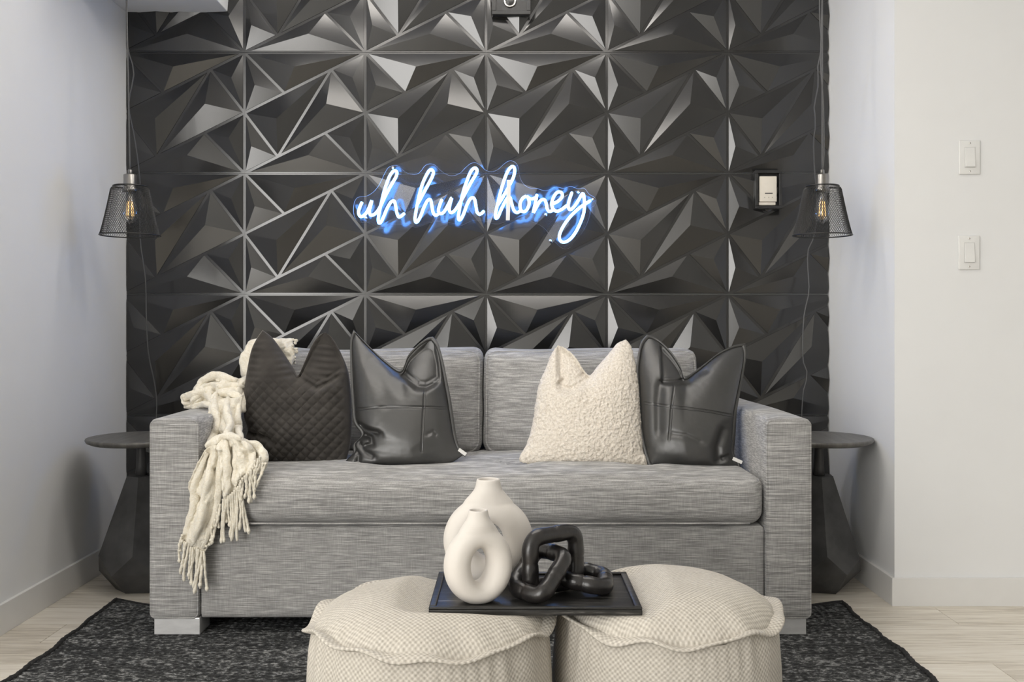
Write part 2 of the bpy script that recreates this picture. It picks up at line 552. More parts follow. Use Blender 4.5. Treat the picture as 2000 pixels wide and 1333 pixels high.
# white bulkhead, upper left
BKX, BKZ = -1.172, 2.253
struct('trim_1', *cbox(XL, BKX, -0.62, 0.008, BKZ, CEIL, 0.004), M['wall'])

# faceted panels ----------------------------------------------------
TL, TR, BL, BR, LM, RM = (0, 0), (1, 0), (0, 1), (1, 1), (0, .5), (1, .5)
P1 = (.330, .335); P2 = (.276, .862); P3 = (.718, .141); P4 = (.668, .666)
PYR = [  # triangle, apex (u right, v down), height in metres
    ((TL, P1, TR), (.425, .128), 0.0242),
    ((TL, LM, P1), (.092, .275), 0.0135),
    ((LM, P2, P3), (.276, .555), 0.0235),
    ((P2, RM, P3), (.685, .433), 0.0205),
    ((TR, P3, RM), (.900, .215), 0.0175),
    ((LM, BL, P2), (.062, .780), 0.0105),
    ((BL, BR, P4), (.536, .856), 0.0185),
    ((P4, BR, RM), (.878, .711), 0.0185),
]
def inset_tri(t, d):
    t = [np.array(p, float) * 0.5 for p in t]
    c = sum(t) / 3
    ln = []
    for i in range(3):
        a, b = t[i], t[(i + 1) % 3]
        nrm = np.array([-(b - a)[1], (b - a)[0]]); nrm /= np.linalg.norm(nrm)
        if nrm @ (c - a) < 0: nrm = -nrm
        ln.append((a + nrm * d, b - a))
    out = []
    for i in range(3):
        (p, u), (q, v) = ln[i - 1], ln[i]
        A = np.array([u, -v]).T
        s = np.linalg.solve(A, q - p)
        out.append(p + u * s[0])
    return out

def panel_mesh(cut=None):
    """one 0.5 m panel; local x right, z up from lower-left; faces -y. cut=(x0,x1,z0,z1) keeps that part"""
    bm = bmesh.new()
    v, f = box(0.0004, 0.4996, 0.0, 0.0075, 0.0004, 0.4996)
    vs = [bm.verts.new(p) for p in v]
    for q in f: bm.faces.new([vs[i] for i in q])
    for tri, ap, h in PYR:
        t = inset_tri(tri, 0.0052)
        low = [bm.verts.new((p[0], 0.0004, 0.5 - p[1])) for p in t]
        rim = [bm.verts.new((p[0], -0.0022, 0.5 - p[1])) for p in inset_tri(tri, 0.0058)]
        a = bm.verts.new((ap[0] * .5, -h, 0.5 - ap[1] * .5))
        for i in range(3):
            j = (i + 1) % 3
            bm.faces.new((low[i], low[j], rim[j], rim[i]))
            bm.faces.new((rim[i], rim[j], a))
    bmesh.ops.recalc_face_normals(bm, faces=bm.faces)
    for fa in bm.faces:
        if fa.normal.y > 0 and max(q.co.y for q in fa.verts) < 0.005: fa.normal_flip()
    if cut:
        x0, x1, z0, z1 = cut
        for co, no in (((x0, 0, 0), (-1, 0, 0)), ((x1, 0, 0), (1, 0, 0)), ((0, 0, z0), (0, 0, -1)), ((0, 0, z1), (0, 0, 1))):
            bmesh.ops.bisect_plane(bm, geom=list(bm.verts) + list(bm.edges) + list(bm.faces), plane_co=co, plane_no=no, clear_outer=True)
    me = bpy.data.meshes.new('wall_panel')
    bm.to_mesh(me); bm.free()
    me.materials.append(M['panel'])
    return me

full_panel = panel_mesh()
X0 = -1.1045 - 0.5; Z0 = 0.0845 - 0.5
cache = {}
for ci in range(6):
    for ri in range(6):
        x = X0 + ci * 0.4995; z = Z0 + ri * 0.5005
        cut = (max(0, XL + 0.001 - x), min(0.5, 1.309 - x), max(0, 0.002 - z), min(0.5, CEIL - z))
        if cut == (0, 0.5, 0, 0.5): me = full_panel
        else:
            k = tuple(round(c, 3) for c in cut)
            if k not in cache: cache[k] = panel_mesh(cut)
            me = cache[k]
        o = bpy.data.objects.new('wall_panel', me)
        COL.objects.link(o); o.parent = wall_back; o.location = (x, 0, z)

# ------------------------------------------------------------------ rug
RZ = 0.012
def make_rug():
    root = thing('rug', (-0.1, -1.6, 0), 'black braided jute area rug under the sofa and poufs', 'rug')
    x0, x1, yb, yf = -1.355, 1.135, -0.735, -2.75
    p = 0.023; per = 8
    ny = int((yb - yf) / p * per); nx = 70
    V = []; F = []
    for j in range(ny + 1):
        yy = yb + (yf - yb) * j / ny
        for i in range(nx + 1):
            u = i / nx
            # the back corners pull out a little and the back edge waves
            e = max(0, 1 - j / 60)
            wave = 0.05 * e * (max(0, 1 - u / 0.09) ** 1.5 + max(0, 1 - (1 - u) / 0.06)) - 0.012 * e * math.sin(u * 23)
            side = 0.006 * math.sin(yy * 9) + 0.004 * math.sin(yy * 31)
            xx = x0 + side + (x1 - x0) * u
            zz = RZ - 0.003 + 0.003 * abs(math.sin(PI * yy / p)) + 0.0012 * mnoise.noise(Vector((xx * 30, yy * 30, 0)))
            zz += 0.012 * max(0, 1 - u / 0.07) * max(0, 1 - j / 40)
            V.append((xx, yy + wave, zz))
    for j in range(ny):
        for i in range(nx):
            a = j * (nx + 1) + i
            F.append((a, a + nx + 1, a + nx + 2, a + 1))
    nV = len(V)
    edge = [i for i in range(nx + 1)] + [j * (nx + 1) + nx for j in range(1, ny + 1)] + [ny * (nx + 1) + i for i in range(nx - 1, -1, -1)] + [j * (nx + 1) for j in range(ny - 1, 0, -1)]
    for e in edge: V.append((V[e][0], V[e][1], 0.0005))
    for k in range(len(edge)):
        k2 = (k + 1) % len(edge)
        F.append((edge[k], edge[k2], nV + k2, nV + k))
    mesh_obj('braided_field', V, F, M['rug'], root)
    b = np.array([V[e] for e in edge[::3]])
    b[:, 2] = np.maximum(b[:, 2] - 0.003, 0.0085)
    jit = np.array([[random.uniform(-.0012, .0012) for _ in range(3)] for _ in b])
    rad = np.array([0.0085 + random.uniform(-.001, .001) for _ in b])
    mesh_obj('binding', *tube(b + jit, rad, 8, closed=True), M['rug_edge'], root)
make_rug()

# ------------------------------------------------------------------ sofa
SZF = 2.962                       # distance of the sofa's front from the lens
YS = SZF + CAM_Y                  # front plane of the arms
YB = -0.115                       # back of the sofa
def make_sofa():
    root = thing('sofa', (-0.095, (YS + YB) / 2, 0), 'grey linen sofa with block arms in front of the black panel wall', 'sofa')
    xl0, xl1, xr0, xr1 = -1.1115, -0.959, 0.781, 0.922
    zb, zt = 0.060, 0.674
    for x0, x1 in ((xl0, xl1), (xr0, xr1)):
        def arm_fn(q, p):
            q = q.copy()
            s = (1 - p[1] ** 2) * (1 - p[2] ** 2)
            q[0] += 0.006 * p[0] * s if abs(p[0]) > .99 else 0
            if p[2] > .99: q[2] += 0.005 * (1 - p[0] ** 2) - 0.007 * smoothstep(-0.3, 1, p[1])
            q[0] += 0.002 * mnoise.noise(Vector((q[1] * 5, q[2] * 6, x0)))
            return q
        c = ((x0 + x1) / 2, (YS + YB) / 2, (zb + zt) / 2)
        h = ((x1 - x0) / 2, (YB - YS) / 2, (zt - zb) / 2)
        arm = mesh_obj('armrest', *rbox(c, h, 0.017, (10, 24, 20), arm_fn), M['linen'], root)
        # welt round the front face
        pts = []
        hx, hz, r = h[0] - 0.004, h[2] - 0.004, 0.016
        for cx, cz, a0 in ((hx - r, hz - r, 0), (-hx + r, hz - r, 90), (-hx + r, -hz + r, 180), (hx - r, -hz + r, 270)):
            for k in range(6):
                a = math.radians(a0 + 18 * k)
                pts.append((c[0] + cx + r * math.cos(a), YS + 0.006, c[2] + cz + r * math.sin(a)))
        mesh_obj('welt', *tube(pts, 0.0032, 6, closed=True), M['linen'], arm)
    # base rail
    def base_fn(q, p):
        q = q.copy()
        if p[1] < -.99: q[1] += 0.002 * mnoise.noise(Vector((q[0] * 4, q[2] * 9, 3)))
        return q
    mesh_obj('base', *rbox(((xl1 + xr0) / 2, (YS + 0.012 + YB) / 2, (zb + 0.345) / 2), ((xr0 - xl1) / 2, (YB - YS - 0.012) / 2, (0.345 - zb) / 2), 0.012, (60, 8, 10), base_fn), M['linen'], root)
    # back frame
    mesh_obj('back_frame', *rbox(((xl1 + xr0) / 2, (-0.20 + YB) / 2, 0.49), ((xr0 - xl1) / 2, (YB + 0.20) / 2, 0.165), 0.02, (30, 6, 8)), M['linen'], root)
    # bench seat cushion
    sx0, sx1 = xl1 + 0.004, xr0 - 0.006
    tufts = [(-0.62, -0.62), (-0.20, -0.62), (0.22, -0.62), (0.6, -0.62), (-0.40, -0.80), (0.02, -0.80), (0.42, -0.80)]
    cx = (sx0 + sx1) / 2; cy = (YS - 0.012 - 0.40) / 2; hz = (0.505 - 0.349) / 2; cz = (0.505 + 0.349) / 2
    def seat_fn(q, p):
        q = q.copy()
        wx = q[0] + cx; wy = q[1] + cy
        if p[2] > .99:
            q[2] += 0.012 * (1 - p[0] ** 4) * (1 - p[1] ** 2) + 0.004 * math.sin(wx * 7)
            for tx, ty in tufts:
                d = math.hypot((wx - tx), (wy - ty))
                q[2] -= 0.020 * math.exp(-(d / 0.055) ** 2)
        if p[1] < -.99:
            q[1] -= 0.012 * (1 - p[2] ** 2) * (1 - p[0] ** 8) + 0.002 * mnoise.noise(Vector((wx * 8, q[2] * 6, 1)))
        q[2] += 0.003 * mnoise.noise(Vector((wx * 4, wy * 4, 2)))
        return q
    seat = mesh_obj('seat_cushion', *rbox((cx, cy, cz), ((sx1 - sx0) / 2, (-0.40 - YS + 0.012) / 2, hz), 0.045, (110, 36, 16), seat_fn), M['linen'], root)
    for sz in (0.376,):
        pts = [(x, YS - 0.020 - 0.004 * (1 - ((x - cx) / 0.87) ** 8), sz - 0.016) for x in np.linspace(sx0 + 0.05, sx1 - 0.05, 40)]
        mesh_obj('welt', *tube(pts, 0.003, 6), M['linen'], seat)
    # two back cushions
    for k, (bx0, bx1) in enumerate(((-0.905, -0.107), (-0.103, 0.690))):
        bc = ((bx0 + bx1) / 2, -0.375, 0.685); bh = ((bx1 - bx0) / 2, 0.105, 0.192)
        def back_fn(q, p, k=k, bc=bc):
            q = q.copy()
            s = (1 - p[0] ** 4) * (1 - p[2] ** 4)
            if abs(p[1]) > .99: q[1] += 0.035 * p[1] * s
            if p[2] > .99: q[2] += -0.010 + 0.012 * abs(p[0]) ** 3 + 0.004 * math.sin(q[0] * 9 + k)
            # lean back
            q[1] += 0.07 * (q[2] / 0.19)
            q[1] += 0.006 * mnoise.noise(Vector((q[0] * 6, q[2] * 7, k * 5)))
            q[0] += 0.005 * mnoise.noise(Vector((q[2] * 9, k, 2)))
            return q
        cu = mesh_obj('back_cushion', *rbox(bc, bh, 0.045, (44, 10, 26), back_fn), M['linen'], root)
        pts = []
        hx, hzz, r = bh[0] - 0.012, bh[2] - 0.012, 0.04
        for qx, qz, a0 in ((hx - r, hzz - r, 0), (-hx + r, hzz - r, 90), (-hx + r, -hzz + r, 180), (hx - r, -hzz + r, 270)):
            for j in range(7):
                a = math.radians(a0 + 15 * j)
                zz = qz + r * math.sin(a)
                pts.append((bc[0] + qx + r * math.cos(a), bc[1] - 0.095 + 0.07 * zz / 0.19, bc[2] + zz + (-0.004 if zz > 0 else 0)))
        mesh_obj('welt', *tube(pts, 0.004, 6, closed=True), M['linen'], cu)
    # feet
    for fx0, fx1 in ((-1.097, -0.957), (0.768, 0.905)):
        for fy in (YS + 0.006, YB - 0.13):
            zf = RZ if fy < -0.75 else 0.0
            f = mesh_obj('foot', *cbox(fx0, fx1, fy, fy + 0.10, zf + 0.0005, zb + 0.004, 0.002), M['foot'], root, smooth=False)
            f['label'] = 'silver block foot'
make_sofa()

# ------------------------------------------------------------------ soft patches (pillows, blanket folds)
def rs(pts, n):
    return catmull(pts, n)

def soft_patch(left, right, top, bottom, ztop, zbot, T, nu, nv, front=None, backT=0.6, q=0.55, ytop=None, ybot=None, zfun=None):
    """Coons patch of a traced outline at its own distance, puffed out to both sides"""
    L, R, Tt, B = rs(left, nv + 1), rs(right, nv + 1), rs(top, nu + 1), rs(bottom, nu + 1)
    u = np.linspace(0, 1, nu + 1)[None, :, None]; v = np.linspace(0, 1, nv + 1)[:, None, None]
    S = (1 - v) * Tt[None] + v * B[None] + (1 - u) * L[:, None] + u * R[:, None] \
        - ((1 - u) * (1 - v) * Tt[0] + u * (1 - v) * Tt[-1] + (1 - u) * v * B[0] + u * v * B[-1])
    px, py = S[..., 0], S[..., 1]
    U, Vv = np.meshgrid(u.ravel(), v.ravel())
    prof = (np.clip(1 - np.abs(2 * U - 1) ** 2.4, 0, 1) ** q) * (np.clip(1 - np.abs(2 * Vv - 1) ** 2.4, 0, 1) ** q)
    yt = py.min() if ytop is None else ytop; yb = py.max() if ybot is None else ybot
    zc = ztop + (zbot - ztop) * (py - yt) / (yb - yt)
    if zfun is not None: zc = zc + zfun(px, py, U, Vv)
    X = (px - 999.0) * zc / FPX; H = CAM_Z - (py - 625.0) * zc / FPX; Y = zc + CAM_Y
    edge = np.clip(np.minimum(np.minimum(U, 1 - U), np.minimum(Vv, 1 - Vv)) / 0.04, 0, 1)
    fd = T * prof
    if front is not None: fd = fd + front(px, py, U, Vv) * edge
    Yf = Y - fd; Yb = Y + T * backT * prof
    n = (nu + 1) * (nv + 1)
    V = np.concatenate([np.stack([X, Yf, H], -1).reshape(-1, 3), np.stack([X, Yb, H], -1).reshape(-1, 3)])
    idx = np.arange(n).reshape(nv + 1, nu + 1)
    F = []
    for j in range(nv):
        for i in range(nu):
            F.append((idx[j, i], idx[j + 1, i], idx[j + 1, i + 1], idx[j, i + 1]))
            F.append((n + idx[j, i], n + idx[j, i + 1], n + idx[j + 1, i + 1], n + idx[j + 1, i]))
    rim = list(idx[0, :]) + list(idx[1:, -1]) + list(idx[-1, -2::-1]) + list(idx[-2:0:-1, 0])
    # weld the shared rim
    remap = {n + r: r for r in rim}
    F = [tuple(remap.get(a, a) for a in f) for f in F]
    info = dict(px=px, py=py, V=V, idx=idx, n=n, X=X, Yf=Yf, H=H)
    return V.tolist(), F, info

def surf_pt(info, x, y, lift=0.0):
    d = (info['px'] - x) ** 2 + (info['py'] - y) ** 2
    k = np.unravel_index(np.argmin(d), d.shape)
    return np.array([info['X'][k], info['Yf'][k] - lift, info['H'][k]])

def crease(px, py, poly, width, depth):
    d, t = poly_dist(px, py, poly)
    return -depth * np.exp(-(d / width) ** 2) * np.clip(np.minimum(t, 1 - t) * 6 + 0.4, 0, 1)

def side_of(px, py, poly):
    """signed: positive above the polyline (smaller y)"""
    poly = np.array(sorted(poly, key=lambda a: a[0]), float)
    return np.interp(px, poly[:, 0], poly[:, 1]) - py

def clean(V, F):
    return V, [tuple(dict.fromkeys(f)) for f in F if len(set(f)) >= 3]

def make_quilted():
    left = [(513, 645), (500, 664), (489, 691), (479, 747), (476, 778), (477, 812), (484, 838), (480, 858), (487, 885), (494, 908)]
    top = [(513, 645), (533, 661), (554, 690), (572, 718), (582, 734), (595, 707), (609, 675), (622, 657), (635, 649)]
    right = [(635, 649), (648, 660), (660, 678), (676, 713), (683, 742), (687, 810), (686, 855), (680, 888), (672, 909)]
    bottom = [(494, 908), (540, 912), (600, 912), (672, 909)]
    fold = [(578, 730), (600, 743), (623, 755), (642, 747), (666, 731)]
    def front(px, py, U, V):
        q = 20.5
        a = (px + py * 0.98) / q; b = (px - py * 1.12) / q
        fade = smoothstep(725, 765, py + (px - 560) * 0.0) * smoothstep(0.02, 0.10, U) * smoothstep(0.02, 0.08, 1 - U)
        g = np.abs(np.sin(PI * a)) * np.abs(np.sin(PI * b))
        d = fade * 0.0085 * (np.sqrt(g) - 0.8)
        # ripples across both ears
        ear = smoothstep(760, 725, py)
        d += ear * 0.0032 * np.sin(py / 12.5 * 2 * PI + 1.3 * np.sin(px * 0.045)) * (0.55 + 0.45 * np.sin(px * 0.09 + 1))
        d += crease(px, py, fold, 7, 0.040)
        up = side_of(px, py, fold)
        inear = smoothstep(2, 12, up) * smoothstep(578, 590, px) * smoothstep(690, 665, px)
        d -= 0.035 * inear
        d += crease(px, py, [(478, 846), (500, 846), (530, 850), (548, 866)], 5, 0.016)
        return d
    V, F, info = soft_patch(left, right, top, bottom, 3.40, 3.20, 0.085, 150, 170, front, backT=0.45)
    root = thing('throw_pillow', P(583, 912, 3.2), 'charcoal quilted velvet pillow with two ears, beside the cream throw', 'pillow', 'pillows on the grey sofa')
    mesh_obj('cover', *clean(V, F), M['velvet'], root)

def leather_pillow(left, top, right, bottom, folds, wr, seams, lab, tagpts, base, zt, zb, flange_side, extra=None):
    def front(px, py, U, V):
        d = np.zeros(px.shape)
        for f in folds:
            d += crease(px, py, f['p'], f['w'], f['d'])
            if 'ear' in f:
                x0, x1 = f['ear']
                up = side_of(px, py, f['p'])
                d -= f['ed'] * smoothstep(1, 10, up) * smoothstep(x0, x0 + 10, px) * smoothstep(x1, x1 - 14, px)
        for p, w, dep in wr: d += crease(px, py, p, w, dep)
        for s in seams: d += crease(px, py, s, 1.6, 0.0035)
        return d
    V, F, info = soft_patch(left, right, top, bottom, zt, zb, 0.085, 130, 140, front, backT=0.45)
    root = thing('throw_pillow', P(*base), lab, 'pillow', 'pillows on the grey sofa')
    cover = mesh_obj('cover', *clean(V, F), M['leather'], root)
    for s in seams:
        for off in (-2.6, 2.6):
            sm = catmull(s, 40)
            nrm = np.gradient(sm, axis=0); nrm = np.stack([-nrm[:, 1], nrm[:, 0]], 1); nrm /= np.linalg.norm(nrm, axis=1)[:, None]
            pts = [surf_pt(info, a[0], a[1], 0.0004) for a in sm + nrm * off]
            pts = np.array(pts); pts[1:-1] = (pts[:-2] + pts[1:-1] * 2 + pts[2:]) / 4
            mesh_obj('seam', *tube(pts, 0.0009, 5), M['stitch'], cover)
    # flat piped flange along the rim
    ids = info['idx']
    rim = np.concatenate([ids[::-1, 0], ids[0, 1:], ids[1:, -1]])
    r = info['V'][rim][::2]
    cen = info['V'][:info['n']].mean(0)
    out = r - cen; out[:, 1] = 0; out /= np.linalg.norm(out, axis=1)[:, None]
    w = 0.012
    n = len(r)
    yv = np.array([0, 1, 0.0])
    secs = []
    for k in range(n):
        o = out[k]
        secs.append([r[k] - o * .004 - yv * .0035, r[k] + o * w * .9 - yv * .003, r[k] + o * w - yv * .0, r[k] + o * w * .9 + yv * .003, r[k] - o * .004 + yv * .0035])
    VV = [tuple(p) for s in secs for p in s]; FF = []
    for k in range(n - 1):
        for i in range(5):
            j = (i + 1) % 5
            FF.append((k * 5 + i, k * 5 + j, (k + 1) * 5 + j, (k + 1) * 5 + i))
    fl = mesh_obj('flange', VV, FF, M['leather'], root)
    a, b = tagpts
    zt_ = 3.12
    pa, pb = P(a[0], a[1], zt_), P(b[0], b[1], zt_)
    d = pb - pa; nrm = np.array([-d[2], 0, d[0]]); nrm /= np.linalg.norm(nrm); nrm *= 0.011
    t = np.array([0, 0.0008, 0])
    q = [pa, pb, pb + nrm, pa + nrm]
    VV = [p - t for p in q] + [p + t for p in q]
    lb = mesh_obj('label_tab', VV, [(0, 1, 2, 3), (7, 6, 5, 4), (0, 4, 5, 1), (1, 5, 6, 2), (2, 6, 7, 3), (3, 7, 4, 0)], M['tag'], root, smooth=False)
    lb['label'] = 'small white fabric label'
    if extra: extra(root)

def make_sherpa():
    left = [(1090, 675), (1078, 690), (1067, 717), (1053, 751), (1046, 787), (1040, 829), (1029, 866), (1016, 890), (1014, 903)]
    top = [(1090, 675), (1105, 681), (1124, 698), (1149, 733), (1168, 715), (1193, 686), (1206, 671), (1222, 664)]
    right = [(1222, 664), (1231, 674), (1238, 697), (1246, 734), (1250, 776), (1253, 829), (1256, 862), (1258, 882), (1268, 892), (1270, 907)]
    bottom = [(1014, 903), (1052, 909), (1157, 913), (1240, 913), (1270, 907)]
    fold = [(1152, 731), (1135, 746), (1112, 757), (1098, 754), (1090, 742)]
    def front(px, py, U, V):
        d = crease(px, py, fold, 8, 0.042)
        up = side_of(px, py, fold)
        d -= 0.035 * smoothstep(2, 14, up) * smoothstep(1082, 1096, px) * smoothstep(1152, 1140, px)
        return d
    V, F, info = soft_patch(left, right, top, bottom, 3.38, 3.18, 0.088, 200, 200, front, backT=0.45)
    V = np.array(V)
    c = V.mean(0)
    for i in range(len(V)):
        p = V[i]
        s = mnoise.noise(Vector(p * 95)) + 0.6 * mnoise.noise(Vector(p * 210))
        dirv = p - c; dirv /= np.linalg.norm(dirv) + 1e-9
        dirv = dirv * 0.6 + np.array([0, -0.5 if i < info['n'] else 0.5, 0])
        V[i] = p + dirv * 0.0040 * (s + 0.2)
    root = thing('throw_pillow', P(1140, 912, 3.18), 'cream sherpa fleece pillow with two ears', 'pillow', 'pillows on the grey sofa')
    mesh_obj('cover', *clean(V.tolist(), F), M['sherpa'], root)

make_quilted()
leather_pillow(
    left=[(694, 650), (688, 672), (690, 731), (694, 800), (698, 826), (711, 846), (694, 866), (695, 880), (680, 896), (664, 911)],
    top=[(694, 650), (721, 679), (752, 708), (783, 728), (797, 700), (815, 680), (832, 667), (843, 664)],
    right=[(843, 664), (853, 678), (861, 709), (867, 743), (875, 788), (884, 844), (892, 871), (904, 890)],
    bottom=[(664, 911), (752, 911), (850, 910), (880, 905), (904, 890)],
    folds=[dict(p=[(780, 725), (800, 740), (818, 753), (833, 755), (856, 744)], w=6, d=0.035, ear=(782, 866), ed=0.032)],
    wr=[([(698, 828), (722, 838), (748, 843)], 6, 0.020), ([(706, 848), (728, 852), (731, 864), (712, 870)], 5, 0.018),
        ([(694, 880), (703, 888), (700, 905)], 5, 0.014), ([(700, 860), (715, 880), (735, 890)], 6, 0.012), ([(720, 690), (745, 740), (765, 800)], 16, 0.008),
        ([(836, 845), (848, 840), (856, 848)], 4, 0.006)],
    seams=[[(699, 798), (752, 791), (831, 792), (874, 796)], [(833, 760), (831, 800), (827, 878)]],
    lab='black leather pillow with left ear taller, beside the quilted velvet pillow',
    tagpts=((894, 881), (908, 891)), base=(780, 912, 3.17), zt=3.36, zb=3.165, flange_side='left')
leather_pillow(
    left=[(1266, 660), (1254, 678), (1248, 719), (1249, 753), (1253, 820), (1259, 866), (1271, 909)],
    top=[(1266, 660), (1280, 664), (1298, 678), (1316, 699), (1329, 721), (1337, 742), (1356, 731), (1376, 715), (1401, 695), (1430, 680), (1451, 676)],
    right=[(1451, 676), (1453, 698), (1446, 737), (1438, 775), (1432, 809), (1430, 854), (1429, 883), (1440, 900), (1443, 914)],
    bottom=[(1271, 909), (1342, 911), (1400, 913), (1443, 914)],
    folds=[dict(p=[(1340, 741), (1312, 744), (1286, 745)], w=5, d=0.032, ear=(1284, 1340), ed=0.03)],
    wr=[([(1285, 746), (1282, 780), (1283, 850)], 9, 0.014), ([(1410, 830), (1395, 870), (1400, 905)], 10, 0.016), ([(1300, 842), (1330, 846), (1365, 862)], 6, 0.006),
        ([(1404, 895), (1420, 890), (1434, 900)], 5, 0.012), ([(1360, 728), (1380, 722)], 5, 0.006)],
    seams=[[(1256, 786), (1306, 791), (1374, 799), (1426, 810)], [(1311, 750), (1304, 793), (1300, 856)]],
    lab='black leather pillow against the right sofa arm, behind the cream sherpa pillow',
    tagpts=((1430, 899), (1448, 907)), base=(1350, 912, 3.17), zt=3.37, zb=3.165, flange_side='right')
make_sherpa()

# ------------------------------------------------------------------ cream throw
def make_throw():
    root = thing('throw_blanket', P(420, 900, 2.95), 'cream knitted throw with fringe draped over the left sofa arm', 'blanket')
    parts = []
    def folds(n, amp, ph, sk=0.0, lump=0.006):
        def f(px, py, U, V):
            d = amp * np.sin(2 * PI * n * U + ph + sk * V + 0.9 * np.sin(4 * V + ph))
            d += lump * np.sin(px * 0.11 + ph) * np.sin(py * 0.09 + 2 * ph)
            return d
        return f
    # over the back cushion
    parts.append(soft_patch([(484, 668), (471, 690), (467, 716), (473, 742), (480, 760)], [(573, 661), (571, 672), (578, 690), (574, 706), (566, 722)],
                            [(484, 668), (500, 662), (530, 661), (573, 661)], [(480, 760), (510, 760), (540, 745), (566, 722)], 3.50, 3.40, 0.022, 40, 40,
                            folds(2.2, 0.006, 0.5), backT=1.6))
    # heap on the arm: rolls of cloth lying over one another
    def roll(outl, z0, z1, T, creases, seed, backT=0.8):
        def f(px, py, U, V):
            d = 0.008 * np.sin(px * 0.16 + py * 0.11 + seed) + 0.006 * np.sin(px * 0.07 - py * 0.23 + 2 * seed)
            for p, w, dep in creases: d += crease(px, py, p, w, dep)
            return d
        parts.append(soft_patch(*outl, z0, z1, T, 44, 36, f, backT=backT, q=0.5))
    roll(([(447, 735), (440, 752), (438, 775), (436, 803)], [(486, 730), (486, 760), (484, 785), (480, 806)], [(447, 735), (460, 740), (474, 737), (486, 730)], [(436, 803), (450, 808), (465, 808), (480, 806)]),
         3.37, 3.24, 0.040, [([(440, 768), (460, 760), (482, 764)], 5, 0.022), ([(455, 740), (462, 775), (460, 800)], 4, 0.016)], 0.3)
    roll(([(400, 737), (391, 744), (386, 755), (390, 770)], [(446, 733), (458, 742), (462, 756), (456, 772)], [(400, 737), (412, 728), (430, 727), (446, 733)], [(390, 770), (410, 778), (432, 780), (456, 772)]),
         3.38, 3.32, 0.050, [([(392, 752), (412, 748), (424, 738)], 4, 0.022), ([(418, 742), (434, 748), (456, 750)], 4, 0.024), ([(420, 760), (440, 763), (456, 760)], 4, 0.014)], 1.7)
    roll(([(366, 766), (357, 771), (355, 780), (361, 798)], [(398, 757), (412, 770), (416, 784), (410, 799)], [(366, 766), (376, 763), (386, 760), (398, 757)], [(361, 798), (380, 800), (396, 800), (410, 799)]),
         3.35, 3.31, 0.045, [([(358, 781), (376, 781), (392, 773), (404, 766)], 4, 0.026), ([(372, 792), (392, 788), (408, 786)], 4, 0.020), ([(398, 760), (404, 774), (402, 790)], 4, 0.016)], 2.9)
    roll(([(412, 768), (406, 780), (405, 792), (409, 806)], [(452, 766), (456, 780), (452, 795), (450, 806)], [(412, 768), (424, 763), (440, 762), (452, 766)], [(409, 806), (420, 810), (436, 810), (450, 806)]),
         3.31, 3.22, 0.045, [([(416, 775), (428, 790), (430, 806)], 4, 0.018), ([(440, 765), (444, 785), (440, 806)], 4, 0.016)], 4.1)
    roll(([(384, 752), (374, 764), (372, 778), (380, 796)], [(412, 742), (424, 756), (428, 775), (420, 796)], [(384, 752), (392, 742), (402, 738), (412, 742)], [(380, 796), (394, 801), (408, 802), (420, 796)]),
         3.37, 3.30, 0.048, [([(376, 770), (392, 764), (408, 768), (424, 764)], 4, 0.020), ([(384, 786), (400, 780), (420, 784)], 4, 0.020), ([(400, 742), (396, 756), (404, 770)], 3.5, 0.016)], 5.2)
    roll(([(432, 742), (424, 756), (424, 772), (430, 790)], [(466, 742), (474, 756), (474, 774), (468, 792)], [(432, 742), (444, 737), (456, 737), (466, 742)], [(430, 790), (442, 796), (456, 797), (468, 792)]),
         3.33, 3.26, 0.048, [([(428, 760), (446, 752), (470, 758)], 4, 0.020), ([(432, 778), (450, 772), (470, 778)], 4, 0.022)], 6.6)
    # coming down between arm and pillow
    def col(px, py, U, V):
        d = 0.012 * np.sin(2 * PI * 1.6 * U + 3 * V) + 0.006 * np.sin(py * .13 + px * .07)
        d += crease(px, py, [(412, 850), (440, 846), (470, 838)], 6, 0.022) + crease(px, py, [(455, 775), (462, 810), (466, 840)], 5, 0.016)
        return d
    parts.append(soft_patch([(408, 786), (411, 815), (415, 842), (408, 862), (402, 884)], [(476, 772), (471, 800), (469, 832), (474, 856), (480, 884)],
                            [(408, 786), (430, 780), (455, 777), (476, 772)], [(402, 884), (430, 890), (455, 890), (480, 884)], 3.24, 3.03, 0.05, 50, 60, col, backT=0.9, q=0.45))
    # left tail
    def lt(px, py, U, V):
        d = 0.013 * np.sin(2 * PI * 1.4 * U + 1.2 + 2.5 * V) * (1 - .4 * V) + 0.004 * np.sin(py * .11 + px * .2)
        d += crease(px, py, [(406, 892), (412, 915), (428, 918)], 6, 0.026) + crease(px, py, [(372, 975), (390, 972), (404, 968)], 5, 0.012)
        return d
    parts.append(soft_patch([(404, 876), (388, 908), (371, 945), (374, 976), (366, 1008), (357, 1040), (352, 1062)], [(432, 872), (434, 905), (434, 950), (432, 990), (424, 1025), (411, 1062), (400, 1080)],
                            [(404, 876), (415, 868), (425, 868), (432, 872)], [(352, 1062), (368, 1064), (384, 1074), (400, 1080)], 2.98, 2.935, 0.032, 44, 90, lt, backT=0.12, q=0.4))
    # right tail over the seat
    def rt(px, py, U, V):
        d = 0.012 * np.sin(2 * PI * 1.8 * U + .4 + 1.5 * V) + 0.004 * np.sin(py * .15 + px * .12)
        d += crease(px, py, [(460, 872), (452, 895), (448, 930)], 5, 0.018) + crease(px, py, [(478, 880), (500, 888), (508, 900)], 5, 0.020)
        return d
